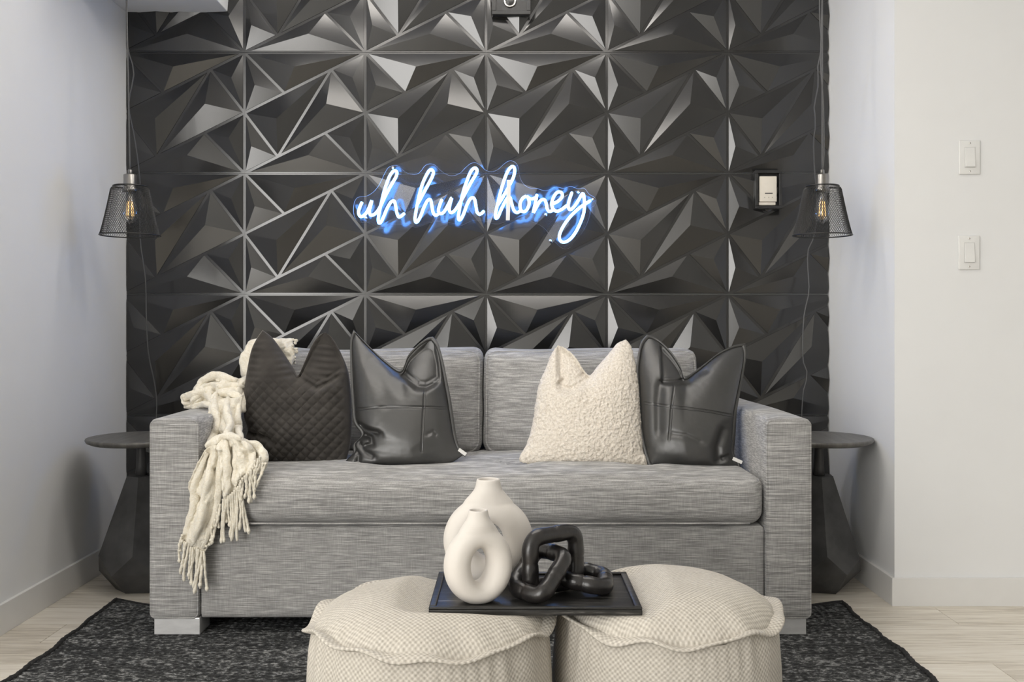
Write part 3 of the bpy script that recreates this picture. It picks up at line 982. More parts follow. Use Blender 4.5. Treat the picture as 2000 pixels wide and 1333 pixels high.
    parts.append(soft_patch([(426, 866), (430, 890), (434, 920), (436, 950), (437, 985)], [(478, 858), (502, 868), (519, 886), (524, 905), (512, 926)],
                            [(426, 866), (440, 853), (460, 850), (478, 858)], [(437, 985), (455, 972), (470, 945), (490, 930), (512, 926)], 2.99, 2.925, 0.036, 54, 60, rt, backT=0.3, q=0.4))
    # rolled folds that stand proud of the cloth
    def fold_roll(path, r):
        pts = []
        for x, y in catmull(np.array(path, float), 26):
            yf = None
            for p in parts:
                d = (p[2]['px'] - x) ** 2 + (p[2]['py'] - y) ** 2
                k = np.unravel_index(np.argmin(d), d.shape)
                if d[k] < 60 and (yf is None or p[2]['Yf'][k] < yf): yf = p[2]['Yf'][k]
            if yf is None: yf = pts[-1][1] if pts else -0.7
            pts.append(P(x, y, yf - CAM_Y + 0.002))
        pts = np.array(pts)
        for _ in range(5): pts[1:-1] = (pts[:-2] + 2 * pts[1:-1] + pts[2:]) / 4
        t = np.linspace(0, 1, len(pts))
        return tube(pts, r * (0.25 + 0.75 * np.sin(PI * np.clip(t, 0.04, 0.96)) ** 0.5), 14)
    rolls = [fold_roll(p, r) for p, r in [
        ([(358, 782), (374, 771), (394, 768), (410, 776), (416, 790)], 0.014),
        ([(362, 795), (382, 793), (404, 790), (418, 796)], 0.011),
        ([(384, 757), (397, 743), (415, 735), (438, 737), (462, 745)], 0.016),
        ([(398, 757), (416, 752), (436, 755), (456, 752), (476, 757)], 0.012),
        ([(408, 786), (424, 771), (446, 769), (474, 775)], 0.013),
        ([(420, 775), (418, 800), (424, 826), (416, 850), (405, 868)], 0.013),
        ([(446, 778), (442, 805), (450, 830), (440, 852)], 0.014),
        ([(468, 790), (463, 815), (466, 838), (474, 862)], 0.012),
        ([(402, 872), (424, 860), (446, 853), (472, 858)], 0.014),
        ([(404, 884), (392, 915), (379, 946), (380, 985), (366, 1030), (358, 1058)], 0.012),
        ([(414, 884), (410, 925), (402, 965), (396, 1005), (384, 1045), (376, 1066)], 0.014),
        ([(428, 884), (428, 925), (426, 970), (418, 1010), (404, 1050), (396, 1072)], 0.012),
        ([(440, 862), (442, 895), (444, 930), (446, 965)], 0.012),
        ([(458, 860), (462, 890), (460, 925), (462, 950)], 0.013),
        ([(474, 862), (490, 880), (492, 905), (482, 930)], 0.012),
        ([(484, 862), (506, 874), (517, 892), (516, 915)], 0.013),
    ]]
    V, F = join(*([clean(p[0], p[1]) for p in parts] + rolls))
    V = np.array(V)
    for i in range(len(V)):
        p = V[i]
        p = p + np.array([0, -1, 0]) * (0.013 * mnoise.noise(Vector((p[0] * 34 + 5, p[1] * 6, p[2] * (10 if p[2] < 0.58 else 26)))) + 0.006 * mnoise.noise(Vector((p[0] * 75, p[1] * 20, p[2] * 40))))
        V[i] = p + np.array([mnoise.noise(Vector(p * 45)) * 0.9, -1, mnoise.noise(Vector(p * 45 + np.array([9., 0, 0])))  * 0.9]) * np.array([0.004, 0, 0.004]) + np.array([0, -1, 0]) * 0.0040 * (mnoise.noise(Vector((p[0] * 150, p[1] * 60, p[2] * 90))) + .5 * mnoise.noise(Vector(p * 260)))
    mesh_obj('knitted_cloth', V.tolist(), F, M['knit'], root)
    # fringe
    rnd = random.Random(3)
    def strand(a, b, za, zb, sag=0.0, knots=True):
        pts = []
        m = 16
        ph = rnd.uniform(0, 6)
        for k in range(m):
            t = k / (m - 1)
            x = a[0] + (b[0] - a[0]) * t + math.sin(t * 5 + ph) * 2.2 * t + sag * math.sin(PI * t)
            y = a[1] + (b[1] - a[1]) * t
            pts.append(P(x, y, za + (zb - za) * t + 0.003 * math.sin(t * 7 + ph)))
        rad = np.array([0.0040 + 0.0008 * math.sin(k * 2.1 + ph) for k in range(m)])
        rad[-2] *= 1.5; rad[-3] *= 1.25; rad[-1] *= 0.8
        mesh_obj('tassel', *tube(catmull(np.array(pts), 34), np.interp(np.linspace(0, 1, 34), np.linspace(0, 1, m), rad), 6), M['knit'], root)
    for a, b in [((354, 1050), (348, 1100)), ((357, 1055), (349, 1078)), ((360, 1058), (354, 1122)), ((364, 1060), (357, 1110)), ((369, 1062), (359, 1136)), ((373, 1064), (366, 1128)),
                 ((377, 1066), (371, 1144)), ((381, 1068), (370, 1132)), ((385, 1070), (379, 1150)), ((388, 1073), (379, 1161)), ((391, 1074), (385, 1140)), ((394, 1076), (388, 1148)), ((396, 1076), (393, 1150)), ((398, 1076), (402, 1156)),
                 ((356, 1045), (351, 1066)), ((402, 1068), (411, 1062))]:
        strand(a, b, 2.925, 2.935, rnd.uniform(-2, 2))
    for a, b in [((414, 1030), (412, 1058)), ((420, 1015), (415, 1064)), ((424, 1000), (420, 1040)), ((430, 985), (428, 1032)), ((436, 975), (430, 1062)), ((438, 975), (437, 1060)), ((442, 970), (441, 1022)),
                 ((446, 968), (447, 1030)), ((450, 965), (451, 1050)), ((454, 962), (454, 1058)), ((458, 958), (458, 1040)), ((462, 952), (464, 1057)), ((465, 950), (470, 1036)), ((468, 948), (484, 1044)), ((468, 945), (480, 1040))]:
        strand(a, b, 2.915, 2.925, rnd.uniform(-2, 2))
    for a, b in [((470, 938), (468, 980)), ((474, 934), (473, 985)), ((478, 930), (480, 974)), ((482, 926), (487, 984)), ((486, 922), (492, 982)), ((490, 918), (497, 976)), ((494, 912), (499, 962)),
                 ((498, 900), (494, 945)), ((504, 896), (498, 935)), ((508, 892), (500, 928)), ((514, 905), (505, 945)), ((519, 905), (502, 953))]:
        strand(a, b, 2.905, 2.915, rnd.uniform(-2, 2))
    # cut edge of the end lying on the back cushion
    for k in range(9):
        t = k / 8
        a = (572 + 3 * math.sin(k * 1.7), 663 + 44 * t); b = (577 + 3 * math.sin(k * 2.3), 666 + 44 * t)
        strand(a, b, 3.475, 3.465)
make_throw()

# ------------------------------------------------------------------ poufs
def make_pouf(c, R, rimz, crown, seed, lab):
    root = thing('pouf', (c[0], c[1], RZ), lab, 'pouf', 'poufs in front of the sofa')
    rnd = random.Random(seed)
    ph = [rnd.uniform(0, 6.28) for _ in range(8)]
    def rimw(a): return 0.006 * math.sin(3 * a + ph[0]) + 0.005 * math.sin(7 * a + ph[1]) + 0.003 * math.sin(13 * a + ph[2])
    n = 180
    # top panel
    V = []; F = []; uv = []
    nr = 40
    for i in range(nr + 1):
        s = i / nr
        for k in range(n + 1):
            a = 2 * PI * k / n
            r = R * s
            z = rimz + (crown - rimz) * (1 - s ** 3.6) ** 0.8 + rimw(a) * s ** 6
            z += 0.0020 * math.sin(26 * a + 3 * math.sin(3 * a + ph[3])) * smoothstep(0.72, 0.97, s) * (0.4 + 0.6 * math.sin(2 * a + ph[4]) ** 2)
            x, y = c[0] + r * math.cos(a), c[1] + r * math.sin(a)
            # pressed in by the tray
            dx = max(0, -0.17 - x, x - 0.266); dy = max(0, -2.075 - y, y + 1.785)
            dd = math.hypot(dx, dy)
            z = -math.log(math.exp(-260 * z) + math.exp(-260 * (0.3885 + 0.35 * dd + 2.5 * dd * dd))) / 260
            V.append((x, y, z)); uv.append((x, y))
    for i in range(nr):
        for k in range(n):
            p = i * (n + 1) + k
            F.append((p, p + n + 1, p + n + 2, p + 1) if i else (p, p + n + 1, p + n + 2))
    mesh_obj('top_panel', V, F, M['weave'], root, uv=uv)
    # side
    V = []; F = []; uv = []
    nz = 30
    z0 = RZ + 0.001
    for i in range(nz + 1):
        t = i / nz
        for k in range(n + 1):
            a = 2 * PI * k / n
            zz = (rimz + rimw(a)) * (1 - t) + z0 * t
            r = R * (0.985 + 0.085 * math.sin(PI * min(1, t * 0.92 + 0.06)) ** 0.7) - 0.02 * smoothstep(0.85, 1, t)
            puck = 0.0030 * (math.sin(29 * a + 7 * math.sin(2 * a + ph[5]) + 4 * math.sin(5 * a)) * (0.35 + 0.65 * math.sin(1.5 * a + ph[6]) ** 2)) * math.exp(-((t - 0.10) / 0.14) ** 2)
            r += puck
            V.append((c[0] + r * math.cos(a), c[1] + r * math.sin(a), zz)); uv.append((R * a, zz))
    for i in range(nz):
        for k in range(n):
            p = i * (n + 1) + k
            F.append((p, p + n + 1, p + n + 2, p + 1))
    F = [f[::-1] for f in F]
    V.append((c[0], c[1], z0)); uv.append((0, 0)); ci = len(V) - 1
    for k in range(n): F.append((nz * (n + 1) + k, ci, nz * (n + 1) + k + 1))
    mesh_obj('side_panel', V, F, M['weave'], root, uv=uv)
    # wavy seam flange
    V = []; F = []; uv = []
    for k in range(n + 1):
        a = 2 * PI * k / n
        lean = 0.003 + 0.008 * math.sin(4 * a + ph[7]) + 0.004 * math.sin(9 * a + ph[3])
        w = 0.020 + 0.003 * math.sin(11 * a + ph[2])
        z = rimz + rimw(a)
        ct, st = math.cos(a), math.sin(a)
        for r, dz in ((R - 0.006, 0.003), (R + w * .55, lean * .6 + 0.0045), (R + w, lean + 0.003), (R + w + .002, lean), (R + w, lean - 0.003), (R + w * .55, lean * .6 - 0.0035), (R - 0.006, -0.003)):
            V.append((c[0] + r * ct, c[1] + r * st, z + dz)); uv.append((R * a, r))
    for k in range(n):
        for i in range(6):
            p = k * 7 + i
            F.append((p, p + 7, p + 8, p + 1))
    mesh_obj('seam_flange', V, F, M['weave'], root, uv=uv)
make_pouf((-0.168, -2.0), 0.236, 0.362, 0.422, 4, 'oatmeal woven round pouf on the left, under the tray')
make_pouf((0.333, -1.905), 0.229, 0.354, 0.424, 9, 'oatmeal woven round pouf on the right, under the tray')

# ------------------------------------------------------------------ tray with vases and chain
TX0, TX1, TY0, TY1 = -0.166, 0.262, -2.068, -1.792
TZ = 0.3875
def make_tray():
    root = thing('tray', ((TX0 + TX1) / 2, (TY0 + TY1) / 2, TZ), 'black wooden rectangular tray lying across the two poufs', 'tray')
    mesh_obj('base', *cbox(TX0, TX1, TY0, TY1, TZ, TZ + 0.0125, 0.003), M['tray'], root)
    w = 0.014; t0, t1 = TZ + 0.0120, TZ + 0.0172
    for b in ((TX0, TX1, TY0, TY0 + w), (TX0, TX1, TY1 - w, TY1), (TX0, TX0 + w, TY0 + w, TY1 - w), (TX1 - w, TX1, TY0 + w, TY1 - w)):
        mesh_obj('rim', *cbox(*b, t0, t1, 0.0025), M['tray'], root)
make_tray()
TT = TZ + 0.0125

def make_vase(c, hw, hh, holew, holeh, depth, neck_r, neck_top, rot, lab, hole_dz=0.0):
    """ring vase: elliptical loop with a thick round tube, standing on z=c[2]"""
    root = thing('ring_vase', c, lab, 'vase', 'ring vases on the tray')
    n, m = 96, 40
    V = []; F = []
    cz = c[2] + hh
    for i in range(n):
        a = 2 * PI * i / n
        ca, sa = math.cos(a), math.sin(a)
        out = np.array([hw * ca, hh * sa]); inn = np.array([holew * ca, holeh * sa + hole_dz])
        mid = (out + inn) / 2; rad = (out - inn) / 2
        for k in range(m):
            b = 2 * PI * k / m
            cb_, sb_ = math.cos(b), math.sin(b)
            e = 0.9
            p = mid + rad * (abs(cb_) ** e) * (1 if cb_ > 0 else -1)
            d = depth * (abs(sb_) ** e) * (1 if sb_ > 0 else -1) * (0.93 + 0.07 * sa * -1)
            V.append((p[0], d, p[1]))
    for i in range(n):
        i2 = (i + 1) % n
        for k in range(m):
            k2 = (k + 1) % m
            F.append((i * m + k, i2 * m + k, i2 * m + k2, i * m + k2))
    # flat standing face
    V = [(x, y, max(z, -hh + 0.0035)) for x, y, z in V]
    V = [(x, y, z - 0.0035) for x, y, z in V]
    nt_ = neck_top - cz
    g = nt_ - hh
    prof = [(0.0001, hh - 0.026), (neck_r * 2.3, hh - 0.026), (neck_r * 2.0, hh - 0.012), (neck_r * 1.6, hh - 0.001), (neck_r * 1.2, hh + 0.30 * g), (neck_r * 1.06, hh + 0.6 * g), (neck_r * 1.0, nt_ - 0.003), (neck_r * 0.98, nt_ - 0.001), (neck_r * 0.88, nt_),
            (neck_r * 0.80, nt_ - 0.003), (neck_r * 0.76, hh + 0.006), (0.0001, hh + 0.006)]
    nv, nf = lathe(prof, 40, (0, 0, 0), cap=False)
    ymax = depth * 0.80
    nv = [(x, y if abs(y) < 1e-6 else y * min(1.0, ymax / max(1e-6, math.hypot(x, y))), z) for x, y, z in nv]
    V, F = join((V, F), (nv, nf))
    cr, sr = math.cos(rot), math.sin(rot)
    V = [(c[0] + x * cr - y * sr, c[1] + x * sr + y * cr, cz + z) for x, y, z in V]
    o = mesh_obj('body', V, F, M['vase'], root)
    r = o.modifiers.new('remesh', 'REMESH'); r.mode = 'VOXEL'; r.voxel_size = 0.0017; r.use_smooth_shade = True
    s = o.modifiers.new('smooth', 'SMOOTH'); s.factor = 0.5; s.iterations = 45
make_vase((-0.0685, -2.012, TT), 0.0725, 0.0800, 0.0200, 0.0345, 0.036, 0.0205, 0.591, math.radians(24), 'small cream ring vase in front of the taller one', 0.0)
make_vase((-0.0515, -1.856, TT), 0.0995, 0.0960, 0.033, 0.038, 0.039, 0.0262, 0.6295, math.radians(4), 'tall cream ring vase behind the small one', 0.0)

def make_chain():
    root = thing('chain_ornament', (0.10, -1.94, TT), 'black lacquered wooden three-link chain ornament on the tray', 'ornament')
    r = 0.0178
    zc = TT + r + 0.001
    def P3(x, z, h): return np.array([x, z + CAM_Y, h])
    L1 = [P3(0.0385, 2.015, zc), P3(0.140, 2.085, zc), P3(0.138, 2.090, 0.524), P3(0.0395, 2.018, 0.524)]
    L2 = [P3(0.001, 2.020, zc + .002), P3(0.061, 1.952, zc), P3(0.116, 2.030, 0.484), P3(0.056, 2.100, 0.484)]
    L3 = [P3(0.106, 2.040, zc + 0.014), P3(0.196, 2.020, zc), P3(0.206, 2.128, zc), P3(0.116, 2.148, zc + 0.014)]
    for L in (L1, L2, L3):
        L = np.array(L)
        pts = []; mark = []
        rad = 0.030
        for i in range(4):
            p0, p1, p2 = L[i - 1], L[i], L[(i + 1) % 4]
            d0 = (p0 - p1) / np.linalg.norm(p0 - p1); d1 = (p2 - p1) / np.linalg.norm(p2 - p1)
            a = p1 + d0 * rad; b = p1 + d1 * rad
            for t in np.linspace(0, 1, 12):
                pts.append((1 - t) ** 2 * a + 2 * t * (1 - t) * p1 + t * t * b); mark.append(0)
            q0 = b; q1 = p2 - d1 * rad
            for t in np.linspace(0.12, 0.88, 9):
                pts.append(q0 + (q1 - q0) * t); mark.append(1 if abs(t - 0.5) < 0.02 else 0)
        pts = np.array(pts)
        rr = np.full(len(pts), r)
        for k, mm in enumerate(mark):
            rr[k] *= (0.93 if mm else 1.0) * (1 + 0.03 * math.sin(k * 0.7))
        mesh_obj('link', *tube(pts, rr, 22, closed=True), M['wood_chain'], root)
make_chain()

# ------------------------------------------------------------------ side tables
def make_table(c, rot, lab):
    root = thing('side_table', (c[0], c[1], 0), lab, 'side table', 'side tables beside the sofa')
    top = 0.553; R = 0.190
    prof = [(0.0001, top - 0.021), (R - 0.02, top - 0.021), (R - 0.004, top - 0.014), (R, top - 0.006), (R - 0.002, top - 0.001), (R - 0.006, top), (R - 0.02, top - 0.0008), (0.0001, top - 0.001)]
    mesh_obj('table_top', *lathe(prof, 96, (c[0], c[1], 0), cap=False), M['table_top'], root)
    prof = [(0.0001, 0.405), (0.022, 0.405), (0.0175, 0.45), (0.0155, 0.50), (0.0165, top - 0.02), (0.0001, top - 0.02)]
    mesh_obj('stem', *lathe(prof, 28, (c[0], c[1], 0), cap=False), M['table'], root)
    n = 6
    rings = []
    V = []
    def ring(r, zs, off):
        idx = []
        for k in range(n):
            a = rot + 2 * PI * (k + off) / n
            idx.append(len(V)); V.append((c[0] + r[k % len(r)] * math.cos(a), c[1] + r[k % len(r)] * math.sin(a), zs[k % len(zs)]))
        return idx
    r0 = ring([0.052], [0.413], 0)
    r1 = ring([0.153, 0.148, 0.150], [0.150, 0.128, 0.142], 0)
    r2 = ring([0.146, 0.150], [0.082, 0.070, 0.078], 0.5)
    r3 = ring([0.088, 0.080], [0.0005], 0.5)
    F = []
    F.append(tuple(r0))
    for k in range(n):
        k2 = (k + 1) % n
        F.append((r0[k], r1[k], r1[k2], r0[k2]))
        F.append((r1[k], r2[k], r1[k2]))
        F.append((r2[k], r2[k2], r1[k2]))
        F.append((r2[k], r3[k], r3[k2], r2[k2]))
    F.append(tuple(r3)[::-1])
    mesh_obj('faceted_base', V, F, M['table'], root, smooth=False)
make_table((-1.352, 3.53 + CAM_Y), math.radians(-80), 'dark round side table with faceted base, left of the sofa')
make_table((1.1225, 3.53 + CAM_Y), math.radians(-97), 'dark round side table with faceted base, right of the sofa')

# ------------------------------------------------------------------ pendants
def make_pendant(px, cords, lab, lean=0.0):
    z = 3.50
    c = P(px, 460, z)
    x, y = c[0], c[1]
    zb = c[2]                     # bottom rim
    root = thing('pendant_lamp', (x, y, zb), lab, 'pendant lamp', 'wire pendant lamps')
    hT = 0.178; rb, rt = 0.104, 0.064
    # wire mesh shade: a diamond net, as real wire
    nu, nv = 72, 26
    V = []; F = []
    for j in range(nv + 1):
        t = j / nv
        r = rb + (rt - rb) * (t ** 0.85)
        zz = zb + hT * t
        if t > 0.93: r -= 0.012 * ((t - 0.93) / 0.07) ** 2
        for k in range(nu):
            a = 2 * PI * (k + 0.5 * (j % 2)) / nu
            V.append((x + r * math.cos(a), y + r * math.sin(a), zz))
    for j in range(nv - 1):
        for k in range(nu):
            k1 = (k + 1) % nu if j % 2 else k
            k0 = k if j % 2 else (k - 1) % nu
            F.append((j * nu + k, (j + 1) * nu + k1, (j + 2) * nu + k, (j + 1) * nu + k0))
    o = mesh_obj('wire_shade', V, F, M['wire'], root, smooth=False)
    wf = o.modifiers.new('wire', 'WIREFRAME'); wf.thickness = 0.0016; wf.use_even_offset = False
    ring = lambda r, zz, rad: tube([(x + r * math.cos(a), y + r * math.sin(a), zz) for a in np.linspace(0, 2 * PI, 64, endpoint=False)], rad, 6, closed=True)
    mesh_obj('bottom_ring', *ring(rb, zb, 0.0022), M['wire'], root)
    mesh_obj('top_ring', *ring(rt - 0.006, zb + hT, 0.0020), M['wire'], root)
    for k in range(3):
        a = 2 * PI * k / 3 + .4
        mesh_obj('spider_arm', *tube([(x + 0.02 * math.cos(a), y + 0.02 * math.sin(a), zb + hT - 0.002), (x + (rt - 0.006) * math.cos(a), y + (rt - 0.006) * math.sin(a), zb + hT)], 0.0016, 6), M['wire'], root)
    zt = zb + hT
    prof = [(0.0001, zt - 0.022), (0.026, zt - 0.022), (0.027, zt - 0.012), (0.024, zt - 0.008), (0.0225, zt - 0.004), (0.0225, zt + 0.040), (0.021, zt + 0.0425), (0.008, zt + 0.043), (0.0075, zt + 0.058), (0.005, zt + 0.061), (0.0001, zt + 0.061)]
    s = mesh_obj('socket', *lathe(prof, 32, (x, y, 0), cap=False), M['nickel'], root)
    prof = [(0.013, zt - 0.020), (0.0145, zt - 0.032), (0.018, zt - 0.050), (0.026, zt - 0.078), (0.030, zt - 0.098), (0.028, zt - 0.113), (0.020, zt - 0.125), (0.008, zt - 0.132), (0.003, zt - 0.137), (0.0001, zt - 0.138)]
    bulb = mesh_obj('bulb', *lathe(prof, 32, (x, y, 0), cap=False), M['glass'], root)
    fl = []
    for k in range(6):
        a = 2 * PI * k / 6 + .3
        fl.append(tube([(x + 0.009 * math.cos(a), y + 0.009 * math.sin(a), zt - 0.056), (x + 0.013 * math.cos(a), y + 0.013 * math.sin(a), zt - 0.108)], 0.0009, 6))
    mesh_obj('filament', *join(*fl), M['filament'], bulb)
    mesh_obj('stem_support', *join(tube([(x, y, zt - 0.02), (x, y, zt - 0.06)], 0.004, 8), tube([(x, y, zt - 0.06), (x, y, zt - 0.105)], 0.0012, 6)), M['chrome'], bulb)
    # cord to the ceiling
    pts = catmull([(x, y, zt + 0.058), (x - lean * .4, y, zt + 0.3), (x - lean, y, zt + 0.7), (x - lean, y, CEIL)], 40)
    mesh_obj('cord', *tube(pts, 0.0028, 6), M['cord'], root)
    for q in cords:
        mesh_obj('cord', *tube(catmull(np.array([P(*a) for a in q]), 60), 0.0024, 6), M['cord'], root)

make_pendant(254, [[(247, -60, 3.52), (247, 20, 3.55), (249, 90, 3.60), (260, 130, 3.63), (261, 150, 3.64), (253, 190, 3.66), (252, 215, 3.68), (262, 265, 3.72), (270, 320, 3.75), (274, 370, 3.78), (273, 430, 3.80), (275, 480, 3.82), (284, 545, 3.84), (286, 620, 3.86), (290, 690, 3.88), (303, 755, 3.90), (306, 800, 3.90), (300, 900, 3.90), (300, 1050, 3.90)]],
             'wire cage pendant lamp hanging above the left side table', lean=0.012)
make_pendant(1606, [[(1601, -60, 3.52), (1601, 40, 3.54), (1605, 90, 3.56), (1597, 130, 3.58), (1598, 165, 3.60), (1590, 210, 3.64), (1593, 240, 3.66), (1589, 275, 3.70), (1590, 320, 3.74), (1594, 370, 3.78), (1596, 420, 3.82), (1590, 462, 3.86), (1578, 490, 3.88), (1578, 530, 3.89), (1580, 570, 3.89), (1570, 620, 3.90), (1568, 700, 3.90), (1577, 732, 3.90), (1569, 765, 3.90), (1565, 830, 3.90), (1562, 950, 3.90), (1562, 1060, 3.90)],
                    [(1607, -60, 3.50), (1604, 60, 3.51), (1603, 130, 3.51), (1608, 200, 3.50), (1609, 300, 3.50), (1606, 338, 3.50)]],
             'wire cage pendant lamp hanging above the right side table')

# ------------------------------------------------------------------ neon sign
def ZA(x, y): return (680 + x * 0.13, 310 + y * 0.13)
def ZB(x, y): return (930 + x * 0.15, 300 + y * 0.15)
SIGN_Z = 3.952
def make_sign():
    root = thing('neon_sign', P(930, 400, SIGN_Z), 'blue-white neon script sign reading uh huh honey on the panel wall', 'neon sign')
    out = [ZA(*p) for p in [(100, 640), (150, 580), (270, 565), (370, 510), (450, 420), (500, 330), (550, 220), (610, 130), (700, 100), (770, 120), (830, 180), (920, 230), (1030, 235), (1100, 180), (1150, 110), (1230, 78), (1310, 100), (1380, 170), (1470, 235), (1570, 258), (1680, 220), (1760, 140), (1830, 80), (1900, 58)]]
    out += [ZB(*p) for p in [(0, 122), (60, 160), (120, 215), (200, 238), (280, 210), (360, 140), (420, 100), (480, 100), (530, 140), (555, 210), (570, 310), (620, 400), (700, 450), (800, 458), (880, 485), (950, 475), (1040, 435), (1140, 455), (1230, 428), (1320, 458), (1410, 455), (1470, 530), (1540, 570), (1565, 620), (1540, 680), (1490, 710), (1480, 800), (1440, 920), (1370, 1050), (1270, 1160), (1230, 1220), (1160, 1245), (1090, 1215), (1010, 1140), (950, 1050), (880, 970), (780, 910), (650, 870), (520, 862), (380, 890), (280, 920), (200, 910), (100, 880), (0, 868)]]
    out += [ZA(*p) for p in [(1870, 930), (1780, 970), (1700, 1005), (1620, 990), (1520, 960), (1400, 940), (1250, 955), (1120, 1005), (1020, 1035), (900, 1005), (760, 990), (620, 1015), (480, 1058), (400, 1020), (300, 965), (190, 960), (110, 900), (80, 800), (85, 700)]]
    o2 = catmull(out, 260, closed=True)
    pw = np.array([P(a, b, SIGN_Z) for a, b in o2])
    n = len(pw)
    t = np.array([0, 0.0025, 0])
    bm = bmesh.new()
    f = [bm.verts.new(p - t) for p in pw]; b = [bm.verts.new(p + t) for p in pw]
    bm.faces.new(f); bm.faces.new(b[::-1])
    bmesh.ops.triangulate(bm, faces=list(bm.faces))
    bm.verts.ensure_lookup_table(); bm.verts.index_update()
    V = [tuple(v.co) for v in bm.verts]; F = [tuple(v.index for v in fa.verts) for fa in bm.faces]
    bm.free()
    pl = mesh_obj('acrylic_plate', V, F, M['acrylic'], root, smooth=False)
    pl['label'] = 'clear acrylic backing plate'
    V = [tuple(p - t) for p in pw] + [tuple(p + t) for p in pw]
    F = [(k, (k + 1) % n, n + (k + 1) % n, n + k) for k in range(n)]
    mesh_obj('polished_edge', V, F, M['acrylic_edge'], pl, smooth=True)
    A = lambda L: [ZA(*p) for p in L]
    Bz = lambda L: [ZB(*p) for p in L]
    letters = [
        A([(210, 650), (172, 740), (155, 810), (175, 862), (215, 868), (265, 825), (310, 745), (355, 630)]) + A([(335, 720), (318, 790), (335, 848), (385, 842), (440, 790), (490, 710)]),
        A([(490, 710), (560, 560), (640, 410), (715, 280), (733, 215), (712, 183), (672, 195), (620, 270), (570, 400), (530, 530), (500, 660), (468, 800), (452, 910), (462, 968), (490, 958), (530, 880), (580, 760), (630, 670), (672, 635), (698, 650), (715, 720), (730, 810), (758, 875), (790, 868), (850, 820)]),
        A([(1035, 700), (1100, 580), (1180, 430), (1255, 290), (1280, 215), (1262, 172), (1225, 175), (1180, 240), (1120, 370), (1075, 520), (1040, 680), (1015, 820), (1004, 910), (1016, 955), (1045, 945), (1090, 860), (1140, 730), (1185, 640), (1222, 612), (1245, 640), (1260, 730), (1278, 815), (1312, 852), (1355, 835)]),
        A([(1410, 610), (1375, 700), (1355, 775), (1372, 822), (1410, 825), (1455, 780), (1505, 690), (1555, 590)]) + A([(1532, 680), (1518, 760), (1540, 812), (1585, 795), (1635, 735), (1680, 660)]),
        A([(1680, 660), (1760, 520), (1845, 360), (1920, 235), (1935, 175), (1915, 142), (1875, 155), (1830, 220), (1775, 360), (1730, 500), (1695, 640), (1668, 790), (1655, 880), (1668, 925), (1700, 900), (1740, 820), (1785, 695), (1835, 605), (1878, 588), (1902, 620), (1918, 700), (1930, 780)]) + Bz([(12, 765), (40, 792), (72, 780), (105, 745)]),
        Bz([(275, 680), (340, 580), (420, 440), (485, 310), (502, 215), (482, 170), (445, 185), (400, 255), (350, 390), (310, 530), (275, 680), (252, 790), (258, 845), (285, 825), (320, 745), (370, 640), (415, 572), (445, 580), (462, 650), (490, 735), (530, 770), (580, 745)]),
        Bz([(655, 553), (605, 585), (572, 655), (580, 730), (618, 760), (662, 730), (690, 655), (680, 585), (655, 553)]) + Bz([(700, 590), (745, 588), (790, 565)]),
        Bz([(793, 530), (772, 640), (745, 768)]) + Bz([(790, 690), (838, 615), (885, 600), (910, 645), (925, 720), (955, 755), (1010, 735)]),
        Bz([(990, 660), (1065, 622), (1118, 565), (1112, 512), (1062, 503), (1012, 560), (985, 645), (1000, 720), (1050, 752), (1110, 730), (1185, 675)]),
        Bz([(1250, 500), (1215, 600), (1198, 680), (1220, 732), (1270, 700), (1330, 612), (1388, 520)]) + Bz([(1408, 610), (1405, 750), (1370, 870), (1310, 1000), (1240, 1100), (1165, 1152), (1105, 1145), (1082, 1085), (1112, 990), (1180, 880), (1270, 775), (1370, 690), (1440, 645), (1495, 610)]),
    ]
    rt = 0.0058
    zt = SIGN_Z - 0.0025 - rt - 0.001
    for L in letters:
        pts = catmull(np.array([P(a, b, zt) for a, b in L]), 20 + len(L) * 7)
        rr = np.full(len(pts), rt); rr[0] *= .6; rr[-1] *= .6
        mesh_obj('neon_letter', *tube(pts, rr, 10), M['neon'], root)
    # unlit white strip that crosses the last h
    a = P(*ZB(428, 345), SIGN_Z - 0.018); b = P(*ZB(412, 872), SIGN_Z - 0.018)
    hw = 0.0080
    V, F = cbox(-hw, hw, -0.002, 0.002, 0, a[2] - b[2], 0.001)
    k = (a[0] - b[0]) / (a[2] - b[2])
    V = [(b[0] + x + k * z, b[1] + y, b[2] + z) for x, y, z in V]
    st = mesh_obj('white_strip', V, F, M['white_plastic'], root, smooth=False)
    st['label'] = 'flat white strip crossing the last h'
    # stand-off screws
    for q in (ZA(672, 140), ZA(268, 895), ZB(1330, 505), ZB(905, 800), ZB(965, 1140), ZB(1520, 600)):
        c = P(*q, SIGN_Z)
        pts = [(c[0], c[1] - 0.006, c[2]), (c[0], c[1] + 0.034, c[2])]
        v1, f1 = tube(pts, 0.0035, 12)
        v2, f2 = tube([(c[0], c[1] - 0.008, c[2]), (c[0], c[1] - 0.0055, c[2])], 0.0058, 14)
        mesh_obj('standoff_screw', *join((v1, f1), (v2, f2)), M['chrome'], root)
make_sign()

# ------------------------------------------------------------------ small wall fittings
def frame_ring(x0, x1, z0, z1, y0, y1, w):
    return [(x0, x1, y0, y1, z1 - w, z1), (x0, x1, y0, y1, z0, z0 + w), (x0, x0 + w, y0, y1, z0 + w, z1 - w), (x1 - w, x1, y0, y1, z0 + w, z1 - w)]

